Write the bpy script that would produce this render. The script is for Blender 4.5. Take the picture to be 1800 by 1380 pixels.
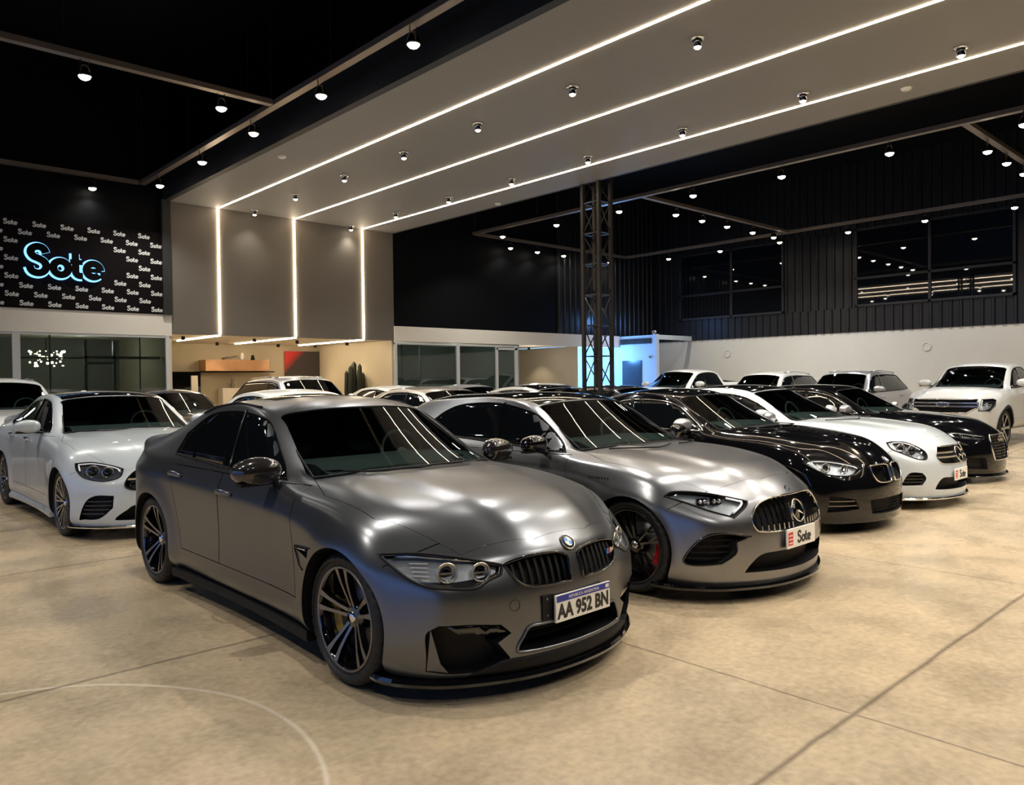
import bpy, bmesh, math, random, os
import numpy as np
from mathutils import Vector, Matrix
from mathutils.bvhtree import BVHTree
from mathutils.geometry import delaunay_2d_cdt
random.seed(7)
S = bpy.context.scene
for o in list(bpy.data.objects): bpy.data.objects.remove(o)
COL = S.collection
R = math.radians
# ---------------------------------------------------------------- camera, world, exposure
CAM_H = 1.532
cd = bpy.data.cameras.new('camera'); cam = bpy.data.objects.new('camera', cd); COL.objects.link(cam)
cd.sensor_width = 36; cd.lens = 1356.77/1800*36; cd.clip_start = .05; cd.clip_end = 200
yaw, pit, rol = 0.7475057, -0.0166995, -0.0120175
f_ = Vector((math.cos(pit)*math.sin(yaw), math.cos(pit)*math.cos(yaw), math.sin(pit)))
r_ = Vector((math.cos(yaw), -math.sin(yaw), 0)); u_ = r_.cross(f_)
rr = math.cos(rol)*r_ + math.sin(rol)*u_; uu = -math.sin(rol)*r_ + math.cos(rol)*u_
m = Matrix((rr, uu, -f_)).transposed().to_4x4(); m.translation = (0, 0, CAM_H)
cam.matrix_world = m; S.camera = cam
w = bpy.data.worlds.new('night'); S.world = w; w.use_nodes = True
w.node_tree.nodes['Background'].inputs[0].default_value = (.22, .42, 1.0, 1)
w.node_tree.nodes['Background'].inputs[1].default_value = .8
S.view_settings.view_transform = 'Standard'; S.view_settings.look = 'None'
S.view_settings.gamma = 1; S.view_settings.use_curve_mapping = False
S.view_settings.exposure = 0.25
S.cycles.max_bounces = 7; S.cycles.glossy_bounces = 4; S.cycles.diffuse_bounces = 3
S.cycles.transparent_max_bounces = 10; S.cycles.sample_clamp_indirect = 4
S.cycles.caustics_reflective = False; S.cycles.caustics_refractive = False
S.cycles.use_denoising = True
SPOT_W = 250.0; LED_E = 30.0

# ---------------------------------------------------------------- helpers
def tag(o, label=None, cat=None, group=None, kind=None):
    if label: o['label'] = label
    if cat: o['category'] = cat
    if group: o['group'] = group
    if kind: o['kind'] = kind
    return o
def empty(name, loc=(0, 0, 0), rz=0, **k):
    o = bpy.data.objects.new(name, None); COL.objects.link(o); o.location = loc
    o.rotation_euler.z = rz; o.empty_display_size = .1
    return tag(o, **k)
MATS = {}
def mat(name, col=(.5, .5, .5), rough=.5, metal=0, coat=0, coat_r=.03, emit=None, es=0, spec=.5, noise=None, alpha=None, trans=0, ior=1.5):
    if name in MATS: return MATS[name]
    mt = bpy.data.materials.new(name); mt.use_nodes = True
    nt = mt.node_tree; b = nt.nodes['Principled BSDF']
    c = (*col, 1)
    b.inputs['Base Color'].default_value = c; b.inputs['Roughness'].default_value = rough
    b.inputs['Metallic'].default_value = metal; b.inputs['Coat Weight'].default_value = coat
    b.inputs['Coat Roughness'].default_value = coat_r; b.inputs['Specular IOR Level'].default_value = spec
    b.inputs['IOR'].default_value = ior; b.inputs['Transmission Weight'].default_value = trans
    if emit: b.inputs['Emission Color'].default_value = (*emit, 1); b.inputs['Emission Strength'].default_value = es
    if noise:   # (scale, amount, bump)
        tc = nt.nodes.new('ShaderNodeTexCoord'); n = nt.nodes.new('ShaderNodeTexNoise'); n.inputs['Scale'].default_value = noise[0]
        n.inputs['Detail'].default_value = 6
        nt.links.new(tc.outputs['Object'], n.inputs['Vector'])
        mx = nt.nodes.new('ShaderNodeMix'); mx.data_type = 'RGBA'
        mx.inputs[6].default_value = tuple(max(0, v*(1-noise[1])) for v in col)+(1,)
        mx.inputs[7].default_value = tuple(min(1, v*(1+noise[1])) for v in col)+(1,)
        nt.links.new(n.outputs['Fac'], mx.inputs[0]); nt.links.new(mx.outputs[2], b.inputs['Base Color'])
        if noise[2]:
            bp = nt.nodes.new('ShaderNodeBump'); bp.inputs['Strength'].default_value = noise[2]; bp.inputs['Distance'].default_value = .01
            nt.links.new(n.outputs['Fac'], bp.inputs['Height']); nt.links.new(bp.outputs[0], b.inputs['Normal'])
    MATS[name] = mt
    return mt
def tinted(name, tint, rough=0.0, ior=1.5):
    """see-through tinted pane: clear tint under a fresnel reflection"""
    if name in MATS: return MATS[name]
    mt = bpy.data.materials.new(name); mt.use_nodes = True; nt = mt.node_tree; nt.nodes.clear()
    out = nt.nodes.new('ShaderNodeOutputMaterial'); t = nt.nodes.new('ShaderNodeBsdfTransparent'); t.inputs[0].default_value = (*tint, 1)
    g = nt.nodes.new('ShaderNodeBsdfGlossy'); g.inputs['Roughness'].default_value = rough; g.inputs[0].default_value = (1, 1, 1, 1)
    geo = nt.nodes.new('ShaderNodeNewGeometry'); dt = nt.nodes.new('ShaderNodeVectorMath'); dt.operation = 'DOT_PRODUCT'
    nt.links.new(geo.outputs['Incoming'], dt.inputs[0]); nt.links.new(geo.outputs['Normal'], dt.inputs[1]); last = dt.outputs['Value']
    for op, v, rev in (('ABSOLUTE', None, 0), ('SUBTRACT', 1.0, 1), ('POWER', 4.5, 0), ('MULTIPLY_ADD', .95, 0)):
        n = nt.nodes.new('ShaderNodeMath'); n.operation = op; n.use_clamp = op != 'POWER'
        nt.links.new(last, n.inputs[1 if rev else 0])
        if v is not None: n.inputs[0 if rev else 1].default_value = v
        if op == 'MULTIPLY_ADD': n.inputs[2].default_value = .05
        last = n.outputs[0]
    mx = nt.nodes.new('ShaderNodeMixShader'); nt.links.new(last, mx.inputs[0])
    nt.links.new(t.outputs[0], mx.inputs[1]); nt.links.new(g.outputs[0], mx.inputs[2]); nt.links.new(mx.outputs[0], out.inputs[0])
    MATS[name] = mt
    return mt

class MB:
    def __init__(s): s.v = []; s.f = []; s.m = []; s.sm = []
    def add(s, vs, fs, mi=0, smooth=False, M=None):
        b = len(s.v)
        s.v += [tuple(M @ Vector(p)) if M is not None else tuple(p) for p in vs]
        for f in fs: s.f.append(tuple(b+i for i in f)); s.m.append(mi); s.sm.append(smooth)
        return s
    def box(s, x0, x1, y0, y1, z0, z1, mi=0, M=None):
        vs = [(x, y, z) for z in (z0, z1) for x, y in ((x0, y0), (x1, y0), (x1, y1), (x0, y1))]
        return s.add(vs, [(3, 2, 1, 0), (4, 5, 6, 7), (0, 1, 5, 4), (1, 2, 6, 5), (2, 3, 7, 6), (3, 0, 4, 7)], mi, False, M)
    def prism(s, poly, a0, a1, axis='z', mi=0, M=None, smooth=False):
        n = len(poly)
        def P(p, a): return {'z': (p[0], p[1], a), 'y': (p[0], a, p[1]), 'x': (a, p[0], p[1])}[axis]
        vs = [P(p, a0) for p in poly]+[P(p, a1) for p in poly]
        s.add(vs, [tuple(range(n-1, -1, -1)), tuple(range(n, 2*n))], mi, False, M)
        b = len(s.v)-2*n
        for i in range(n): s.f.append((b+i, b+(i+1) % n, b+n+(i+1) % n, b+n+i)); s.m.append(mi); s.sm.append(smooth)
        return s
    def tube(s, pts, r, n=8, mi=0, closed=False, M=None, cap=True, flat=1.0, up=None):
        pts = [Vector(p) for p in pts]; N = len(pts); vs = []; prev = None
        for i, p in enumerate(pts):
            a = pts[(i-1) % N] if (i or closed) else p; b = pts[(i+1) % N] if (i < N-1 or closed) else p
            t = (b-a)
            if t.length < 1e-9: t = Vector((0, 0, 1))
            t.normalize()
            if up is not None: nrm = (Vector(up)-t*t.dot(Vector(up)))
            elif prev is None:
                q = Vector((0, 0, 1)) if abs(t.z) < .9 else Vector((1, 0, 0)); nrm = q-t*t.dot(q)
            else: nrm = prev-t*t.dot(prev)
            if nrm.length < 1e-6: nrm = t.orthogonal()
            nrm.normalize(); prev = nrm; bi = t.cross(nrm)
            ri = r[i] if isinstance(r, (list, tuple)) else r
            for k in range(n):
                an = 2*math.pi*(k+.5)/n
                vs.append(p+nrm*math.cos(an)*ri*flat+bi*math.sin(an)*ri)
        fs = []
        for i in range(N if closed else N-1):
            for k in range(n):
                a = i*n+k; b_ = i*n+(k+1) % n; c = ((i+1) % N)*n+(k+1) % n; d = ((i+1) % N)*n+k
                fs.append((a, b_, c, d))
        s.add(vs, fs, mi, n > 5, M)
        if cap and not closed:
            b = len(s.v)-len(vs)
            s.f.append(tuple(b+k for k in range(n-1, -1, -1))); s.m.append(mi); s.sm.append(False)
            s.f.append(tuple(b+(N-1)*n+k for k in range(n))); s.m.append(mi); s.sm.append(False)
        return s
    def lathe(s, prof, n=32, axis='z', c=(0, 0, 0), mi=0, M=None, smooth=True, cap=False):
        """prof: list of (radius, along)"""
        vs = []
        for r, a in prof:
            for k in range(n):
                t = 2*math.pi*k/n; u, v = r*math.cos(t), r*math.sin(t)
                p = {'z': (u, v, a), 'x': (a, u, v), 'y': (v, a, u)}[axis]
                vs.append((p[0]+c[0], p[1]+c[1], p[2]+c[2]))
        fs = [(i*n+k, i*n+(k+1) % n, (i+1)*n+(k+1) % n, (i+1)*n+k) for i in range(len(prof)-1) for k in range(n)]
        if cap: fs += [tuple(range(n-1, -1, -1)), tuple((len(prof)-1)*n+k for k in range(n))]
        return s.add(vs, fs, mi, smooth, M)
    def sphere(s, c, r, n=12, mi=0, M=None, sc=(1, 1, 1)):
        vs = []; fs = []
        for i in range(n+1):
            th = math.pi*i/n
            for k in range(n*2):
                ph = math.pi*k/n
                vs.append((c[0]+r*sc[0]*math.sin(th)*math.cos(ph), c[1]+r*sc[1]*math.sin(th)*math.sin(ph), c[2]+r*sc[2]*math.cos(th)))
        w_ = 2*n
        for i in range(n):
            for k in range(w_): fs.append((i*w_+k, (i+1)*w_+k, (i+1)*w_+(k+1) % w_, i*w_+(k+1) % w_))
        return s.add(vs, fs, mi, True, M)
    def mesh(s, name, mats):
        me = bpy.data.meshes.new(name); me.from_pydata(s.v, [], s.f)
        for mt in (mats if isinstance(mats, (list, tuple)) else [mats]): me.materials.append(mt)
        me.polygons.foreach_set('material_index', s.m); me.polygons.foreach_set('use_smooth', s.sm)
        bm = bmesh.new(); bm.from_mesh(me); bmesh.ops.remove_doubles(bm, verts=bm.verts, dist=1e-6)
        bmesh.ops.recalc_face_normals(bm, faces=bm.faces); bm.to_mesh(me); bm.free(); me.update()
        return me
    def build(s, name, mats, parent=None, bevel=0, **k):
        o = bpy.data.objects.new(name, s.mesh(name, mats)); COL.objects.link(o); o.parent = parent
        if bevel:
            b = o.modifiers.new('b', 'BEVEL'); b.width = bevel; b.segments = 2; b.limit_method = 'ANGLE'; b.angle_limit = R(40)
        return tag(o, **k)
def struct(name, mb, mats, **k):
    return mb.build(name, mats, None, kind='structure', **k)
def copy_tree(o, parent=None):
    c = o.copy(); COL.objects.link(c); c.parent = parent
    for ch in list(o.children): copy_tree(ch, c)
    return c
def text_mb(mb, body, size, M, ext=.002, off=0.0, mi=0, spacing=1.0, sx=1.0):
    cu = bpy.data.curves.new('t', 'FONT'); cu.body = body; cu.size = size; cu.extrude = ext; cu.offset = off
    cu.align_x = 'CENTER'; cu.align_y = 'CENTER'; cu.space_character = spacing; cu.resolution_u = 3
    o = bpy.data.objects.new('t', cu); COL.objects.link(o)
    dg = bpy.context.evaluated_depsgraph_get(); me = bpy.data.meshes.new_from_object(o.evaluated_get(dg))
    vs = [(v.co.x*sx, v.co.y, v.co.z) for v in me.vertices]
    mb.add(vs, [tuple(p.vertices) for p in me.polygons], mi, False, M)
    bpy.data.objects.remove(o); bpy.data.curves.remove(cu); bpy.data.meshes.remove(me)
def ribbon(mb, pts, w_, z0, z1, mi=0, M=None, closed=False):
    """flat stroke of constant width along a 2-D path, with thickness"""
    n = len(pts); L = []; Rr_ = []
    for i, p in enumerate(pts):
        a = pts[(i-1) % n] if (i or closed) else p; b = pts[(i+1) % n] if (i < n-1 or closed) else p
        t = Vector((b[0]-a[0], b[1]-a[1])).normalized(); nn = Vector((-t.y, t.x))*w_/2
        L.append((p[0]+nn.x, p[1]+nn.y)); Rr_.append((p[0]-nn.x, p[1]-nn.y))
    vs = [(x, y, z1) for x, y in L]+[(x, y, z1) for x, y in Rr_]+[(x, y, z0) for x, y in L]+[(x, y, z0) for x, y in Rr_]
    fs = []
    for i in range(n if closed else n-1):
        j = (i+1) % n; fs += [(i, n+i, n+j, j), (i, j, 2*n+j, 2*n+i), (n+i, 3*n+i, 3*n+j, n+j)]
    if not closed: fs += [(0, 2*n, 3*n, n), (n-1, 2*n-1, 4*n-1, 3*n-1)]
    mb.add(vs, fs, mi, False, M)
def sote(mb, h, M, z0=0, z1=.003, mi=0, bold=.165, seg=5, grow=0.0):
    """the word Sote in heavy rounded grotesque strokes, cap height h, centred"""
    def arc(cx, cy, rx, ry, a0, a1, n=None):
        n = n or max(3, int(abs(a1-a0)/90*seg)); return [(cx+rx*math.cos(R(a0+(a1-a0)*i/n)), cy+ry*math.sin(R(a0+(a1-a0)*i/n))) for i in range(n+1)]
    b = bold+grow
    S1 = catmull([(.50, .69), (.44, .815), (.30, .865), (.16, .805), (.115, .69), (.18, .575), (.32, .515), (.45, .435), (.505, .29), (.43, .145), (.29, .095), (.14, .145), (.085, .28)], max(2, seg//2), False)
    paths = [(S1, False, 1), (arc(.88, .29, .195, .20, 0, 350, seg*4), True, 1), ([(1.27, .76), (1.27, .22)]+arc(1.39, .22, .12, .125, 180, 270)[1:]+[(1.46, .098)], False, .95), ([(1.13, .50), (1.46, .50)], False, .75),
             ([(1.545, .285), (1.965, .285)], False, .62), (arc(1.755, .29, .195, .20, 0, 318, seg*4), False, 1)]
    for k, (pts, cl, f) in enumerate(paths): ribbon(mb, [((x-1.01)*h, (y-.46)*h) for x, y in pts], (bold*f+grow)*h, z0-k*2e-4, z1+k*2e-4, mi, M, cl)
def catmull(pts, n=6, closed=True, corners=()):
    """smooth a polyline; indices in corners stay sharp"""
    pts = [tuple(p) for p in pts]; N = len(pts); out = []; D = len(pts[0])
    for i in range(N if closed else N-1):
        p1 = pts[i]; p2 = pts[(i+1) % N]
        p0 = pts[(i-1) % N] if (closed or i > 0) else p1; p3 = pts[(i+2) % N] if (closed or i < N-2) else p2
        if i in corners: p0 = tuple(2*p1[d]-p2[d] for d in range(D))
        if (i+1) % N in corners: p3 = tuple(2*p2[d]-p1[d] for d in range(D))
        for k in range(n):
            t = k/n
            out.append(tuple(.5*((2*p1[d])+(-p0[d]+p2[d])*t+(2*p0[d]-5*p1[d]+4*p2[d]-p3[d])*t*t+(-p0[d]+3*p1[d]-3*p2[d]+p3[d])*t**3) for d in range(D)))
    if not closed: out.append(pts[-1])
    return out
# ================================================================ car bodies
# side rows of the base saloon (x, y, z) at 15 stations nose -> tail; y = 0 at the nose
ROW7 = [(.58,.26,.690),(.64,.45,.815),(.68,.66,.890),(.69,1.05,.950),(.715,1.54,.970),(.675,1.88,1.155),(.605,2.22,1.330),(.570,2.64,1.385),(.560,3.02,1.370),(.550,3.38,1.315),(.585,3.74,1.195),(.66,4.08,1.095),(.68,4.32,1.085),(.62,4.53,1.075),(.52,4.60,1.02)]
ROW6 = [(.68,.30,.650),(.775,.49,.755),(.835,.66,.835),(.825,1.05,.900),(.795,1.55,.935),(.735,1.93,1.100),(.660,2.29,1.275),(.625,2.64,1.325),(.615,3.03,1.310),(.610,3.42,1.245),(.665,3.78,1.115),(.750,4.10,1.040),(.745,4.32,1.040),(.675,4.50,1.030),(.58,4.58,.97)]
ROW5 = [(.73,.30,.605),(.845,.49,.690),(.895,.66,.770),(.882,1.05,.845),(.855,1.52,.905),(.843,1.92,.935),(.838,2.28,.955),(.838,2.64,.968),(.840,3.02,.978),(.848,3.40,.985),(.860,3.78,.990),(.815,4.06,.985),(.755,4.28,.980),(.675,4.46,.965),(.58,4.56,.91)]
ROW4 = [(.745,.26,.550),(.872,.47,.610),(.930,.66,.660),(.915,1.05,.715),(.888,1.50,.755),(.882,1.92,.775),(.882,2.28,.785),(.884,2.64,.795),(.888,3.02,.805),(.902,3.40,.820),(.925,3.78,.835),(.875,4.04,.840),(.805,4.27,.840),(.715,4.45,.83),(.60,4.58,.77)]
X3 = [.75,.885,.935,.925,.900,.895,.895,.895,.900,.905,.925,.885,.815,.72,.60]
X2 = [.755,.888,.930,.920,.895,.890,.890,.890,.893,.900,.920,.880,.81,.715,.60]
X1 = [.745,.880,.915,.905,.875,.868,.868,.868,.870,.880,.905,.865,.79,.695,.58]
X0 = [.72,.835,.82,.82,.80,.79,.79,.79,.79,.80,.82,.81,.76,.68,.57]
Y0 = [.26,.47,.66,1.05,1.50,1.92,2.28,2.64,3.02,3.40,3.78,4.05,4.29,4.47,4.58]
CEN = [(.10,.745),(.33,.875),(.62,.930),(1.02,.980),(1.38,1.005),(1.74,1.205),(2.12,1.390),(2.56,1.430),(2.98,1.418),(3.30,1.372),(3.63,1.250),(3.98,1.120),(4.26,1.120),(4.52,1.115),(4.61,1.05)]
FY = [.025,.008,.0,.0,.01,.03,.06,.11]; FZ = [.125,.20,.33,.43,.52,.60,.67,.73]
BY = [4.58,4.64,4.665,4.67,4.665,4.66,4.64,4.61]; BZ = [.22,.28,.36,.48,.72,.86,.97,1.05]
# hatchback / estate tails replace the stations from 8 on
H7 = [(.570,3.02,1.380),(.560,3.45,1.360),(.540,3.88,1.310),(.575,4.17,1.13),(.62,4.30,.99),(.64,4.38,.90),(.62,4.40,.84)]
H6 = [(.620,3.03,1.320),(.610,3.46,1.295),(.605,3.90,1.235),(.67,4.12,1.08),(.71,4.26,.96),(.72,4.36,.87),(.70,4.40,.80)]
H5 = [(.840,3.02,.985),(.848,3.40,.995),(.850,3.78,1.00),(.83,4.06,.98),(.80,4.22,.91),(.77,4.34,.83),(.74,4.40,.76)]
H4 = [(.888,3.02,.805),(.902,3.40,.820),(.920,3.75,.830),(.90,4.05,.82),(.86,4.24,.79),(.81,4.36,.74),(.75,4.42,.68)]
HC = [(2.98,1.428),(3.45,1.415),(3.98,1.375),(4.24,1.20),(4.37,1.03),(4.44,.92),(4.46,.86)]
HY0 = [3.02,3.40,3.75,4.02,4.22,4.34,4.40]
HBY = [4.42,4.46,4.48,4.49,4.485,4.475,4.465,4.46]; HBZ = [.22,.28,.36,.46,.62,.72,.79,.86]
SLAT = [0, .28, .55, .80, 1.0]
YM = [0, .80, 1.55, 2.24, 3.36, 4.10, 4.671]
def dome(co, sp, W0=.47, W1=.27, h=.014, soft=.035, inner=None, h2=.008):
    """raised middle of the bonnet, with an optional inner bulge near the windscreen"""
    by = np.interp(co[:, 1], sp['ym'], YM if sp.get('tail') != 'hatch' else [0, .80, 1.55, 2.24, 3.88, 4.24, 4.47]); ax = np.abs(co[:, 0])/(sp['W']/1.877)
    zt = np.interp(.62, ZM, sp['zm']); w_ = W1+(W0-W1)*np.clip(by/1.3, 0, 1)
    on = (co[:, 2] > zt)*np.clip((by-.10)/.12, 0, 1)*np.clip((1.42-by)/.12, 0, 1)
    co[:, 2] += on*h/(1+np.exp((ax-w_)/soft*4))
    if inner:
        d = np.sqrt((ax/inner[0])**2+((by-1.35)/inner[1])**2); co[:, 2] += on*h2/(1+np.exp((d-1)*14))
    return co      # landmarks: nose, front axle, cowl, windscreen top, roof end, deck, tail
ZM = [0, .15, .60, .955, 1.43]                     # ground, sill, waist, belt, roof
def body_points(sp):
    rows = {7: list(ROW7), 6: list(ROW6), 5: list(ROW5), 4: list(ROW4)}; cen = list(CEN); y0 = list(Y0)
    by, bz = BY, BZ
    ym = list(YM)
    if sp.get('tail') == 'hatch':
        rows[7][8:] = H7; rows[6][8:] = H6; rows[5][8:] = H5; rows[4][8:] = H4; cen[8:] = HC; y0[8:] = HY0; by, bz = HBY, HBZ
        ym = [0, .80, 1.55, 2.24, 3.88, 4.24, 4.47]
    zl3 = [.45]*15; zl2 = [.33]*15; zl1 = [.22]*15; zl0 = [.125,.13,.14]+[.15]*12
    rows[3] = [(X3[j], y0[j]-(.01 if j == 0 else 0), zl3[j]) for j in range(15)]
    rows[2] = [(X2[j], y0[j]-(.01 if j == 0 else 0), zl2[j]) for j in range(15)]
    rows[1] = [(X1[j], y0[j], zl1[j]) for j in range(15)]
    rows[0] = [(X0[j], y0[j]+(.02 if j == 0 else -.02 if j == 14 else 0), zl0[j]) for j in range(15)]
    for k in range(4):      # tail corner height
        rows[k][14] = (rows[k][14][0], rows[k][14][1], bz[k]); rows[k][13] = (rows[k][13][0], rows[k][13][1], (bz[k]+rows[k][13][2])/2)
    if sp.get('tail') == 'hatch':
        for k in range(4): rows[k][14] = (.74, 4.42, bz[k]); rows[k][13] = (.82, 4.36, rows[k][13][2])
    sh = sp.get('shoulder', .006)
    rows[4] = [(x+(sh if j > 2 else 0), y, z+(.03 if 2 < j < 13 else 0)) for j, (x, y, z) in enumerate(rows[4])]; rows[3] = [(x-(sh if 3 < j < 11 else 0), y, z+(.05 if j > 2 else 0)) for j, (x, y, z) in enumerate(rows[3])]
    YT = sp['ym']; ZT = sp['zm']; wf = sp['W']/1.877; 
    def wy(y): return float(np.interp(y, ym, YT)) if y <= ym[-1] else YT[-1]
    def wz(z): return float(np.interp(z, ZM, ZT))
    def wx(x, z): 
        f = 1.0
        if z > ZM[3]: f = 1+(sp.get('cabin', 1.0)-1)*min(1, (z-ZM[3])/(ZM[4]-ZM[3]))
        return x*wf*f
    pts = {}
    J, K = 14, 7
    def side(j, k): return rows[k][j]
    fy, fz = FY, FZ
    bow = sp.get('bow', 1.0)
    for i in range(-4, 5):
        s = SLAT[abs(i)]; sg = -1 if i < 0 else 1
        for j in range(J+1):
            for k in range(K+1):
                if not (abs(i) == 4 or j in (0, J) or k in (0, K)): continue
                if abs(i) == 4: x, y, z = side(j, k)
                elif j == 0:
                    x, y, z = side(0, k); yc, zc = fy[k], fz[k]
                    y = yc+(y-yc)*s**2.3; z = zc+(z-zc)*s**2; x = x*s
                elif j == J:
                    x, y, z = side(J, k); yc, zc = by[k], bz[k]
                    y = yc+(y-yc)*s**2.3; z = zc+(z-zc)*s**2; x = x*s
                elif k == K:
                    x, y, z = side(j, K); yc, zc = cen[j]
                    y = yc+(y-yc)*s**2.2; z = zc+(z-zc)*s**2.4; x = x*s
                else:
                    x, y, z = side(j, 0); x = x*s
                if j == 0 and bow != 1: y = max(0, y*bow)
                zz = wz(z)
                if sp.get('noseup') and j <= 4 : zz += sp['noseup'](y, z)
                pts[(i, j, k)] = (sg*wx(x, z), wy(y), zz)
    return pts
def body_cage(sp):
    P = body_points(sp); idx = {}; vs = []
    for key, p in P.items(): idx[key] = len(vs); vs.append(p)
    J, K = 14, 7; fs = []
    def q(a, b, c, d): fs.append(tuple(idx[t] for t in (a, b, c, d)))
    for i in range(-4, 4):
        for k in range(K):
            q((i, 0, k), (i+1, 0, k), (i+1, 0, k+1), (i, 0, k+1))
            q((i+1, J, k), (i, J, k), (i, J, k+1), (i+1, J, k+1))
        for j in range(J):
            q((i, j, K), (i+1, j, K), (i+1, j+1, K), (i, j+1, K))
            q((i+1, j, 0), (i, j, 0), (i, j+1, 0), (i+1, j+1, 0))
    for j in range(J):
        for k in range(K):
            q((4, j, k), (4, j+1, k), (4, j+1, k+1), (4, j, k+1))
            q((-4, j+1, k), (-4, j, k), (-4, j, k+1), (-4, j+1, k+1))
    # creases
    cr = {}
    def c(a, b, v): cr[tuple(sorted((idx[a], idx[b])))] = v
    for sg in (-4, 4):
        for j in range(J):
            c((sg, j, 0), (sg, j+1, 0), .7)
            if j < 4: c((sg, j, 7), (sg, j+1, 7), sp.get('hoodcrease', .25))
            if 4 <= j < 10: c((sg, j, 7), (sg, j+1, 7), .15)
            if 4 <= j < 12: c((sg, j, 5), (sg, j+1, 5), .45)
            if 1 <= j < 13: c((sg, j, 4), (sg, j+1, 4), sp.get('sidecrease', .35))
    for i in range(-4, 4):
        c((i, 0, 0), (i+1, 0, 0), .7); c((i, 4, 7), (i+1, 4, 7), .75); c((i, 6, 7), (i+1, 6, 7), .3)
        if sp.get('tail') != 'hatch': c((i, 11, 7), (i+1, 11, 7), .5); c((i, 13, 7), (i+1, 13, 7), .4)
    return vs, fs, cr
def subdivide(vs, fs, cr, level):
    me = bpy.data.meshes.new('cage'); me.from_pydata([tuple(v) for v in vs], [], fs); me.update()
    at = me.attributes.new('crease_edge', 'FLOAT', 'EDGE')
    for e in me.edges:
        v = cr.get(tuple(sorted(e.vertices)))
        if v: at.data[e.index].value = v
    o = bpy.data.objects.new('cage', me); COL.objects.link(o)
    md = o.modifiers.new('s', 'SUBSURF'); md.levels = level; md.render_levels = level; md.boundary_smooth = 'ALL'
    dg = bpy.context.evaluated_depsgraph_get(); ev = bpy.data.meshes.new_from_object(o.evaluated_get(dg))
    bpy.data.objects.remove(o); bpy.data.meshes.remove(me)
    return ev
def vcos(me):
    a = np.empty(len(me.vertices)*3); me.vertices.foreach_get('co', a); return a.reshape(-1, 3)

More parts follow.
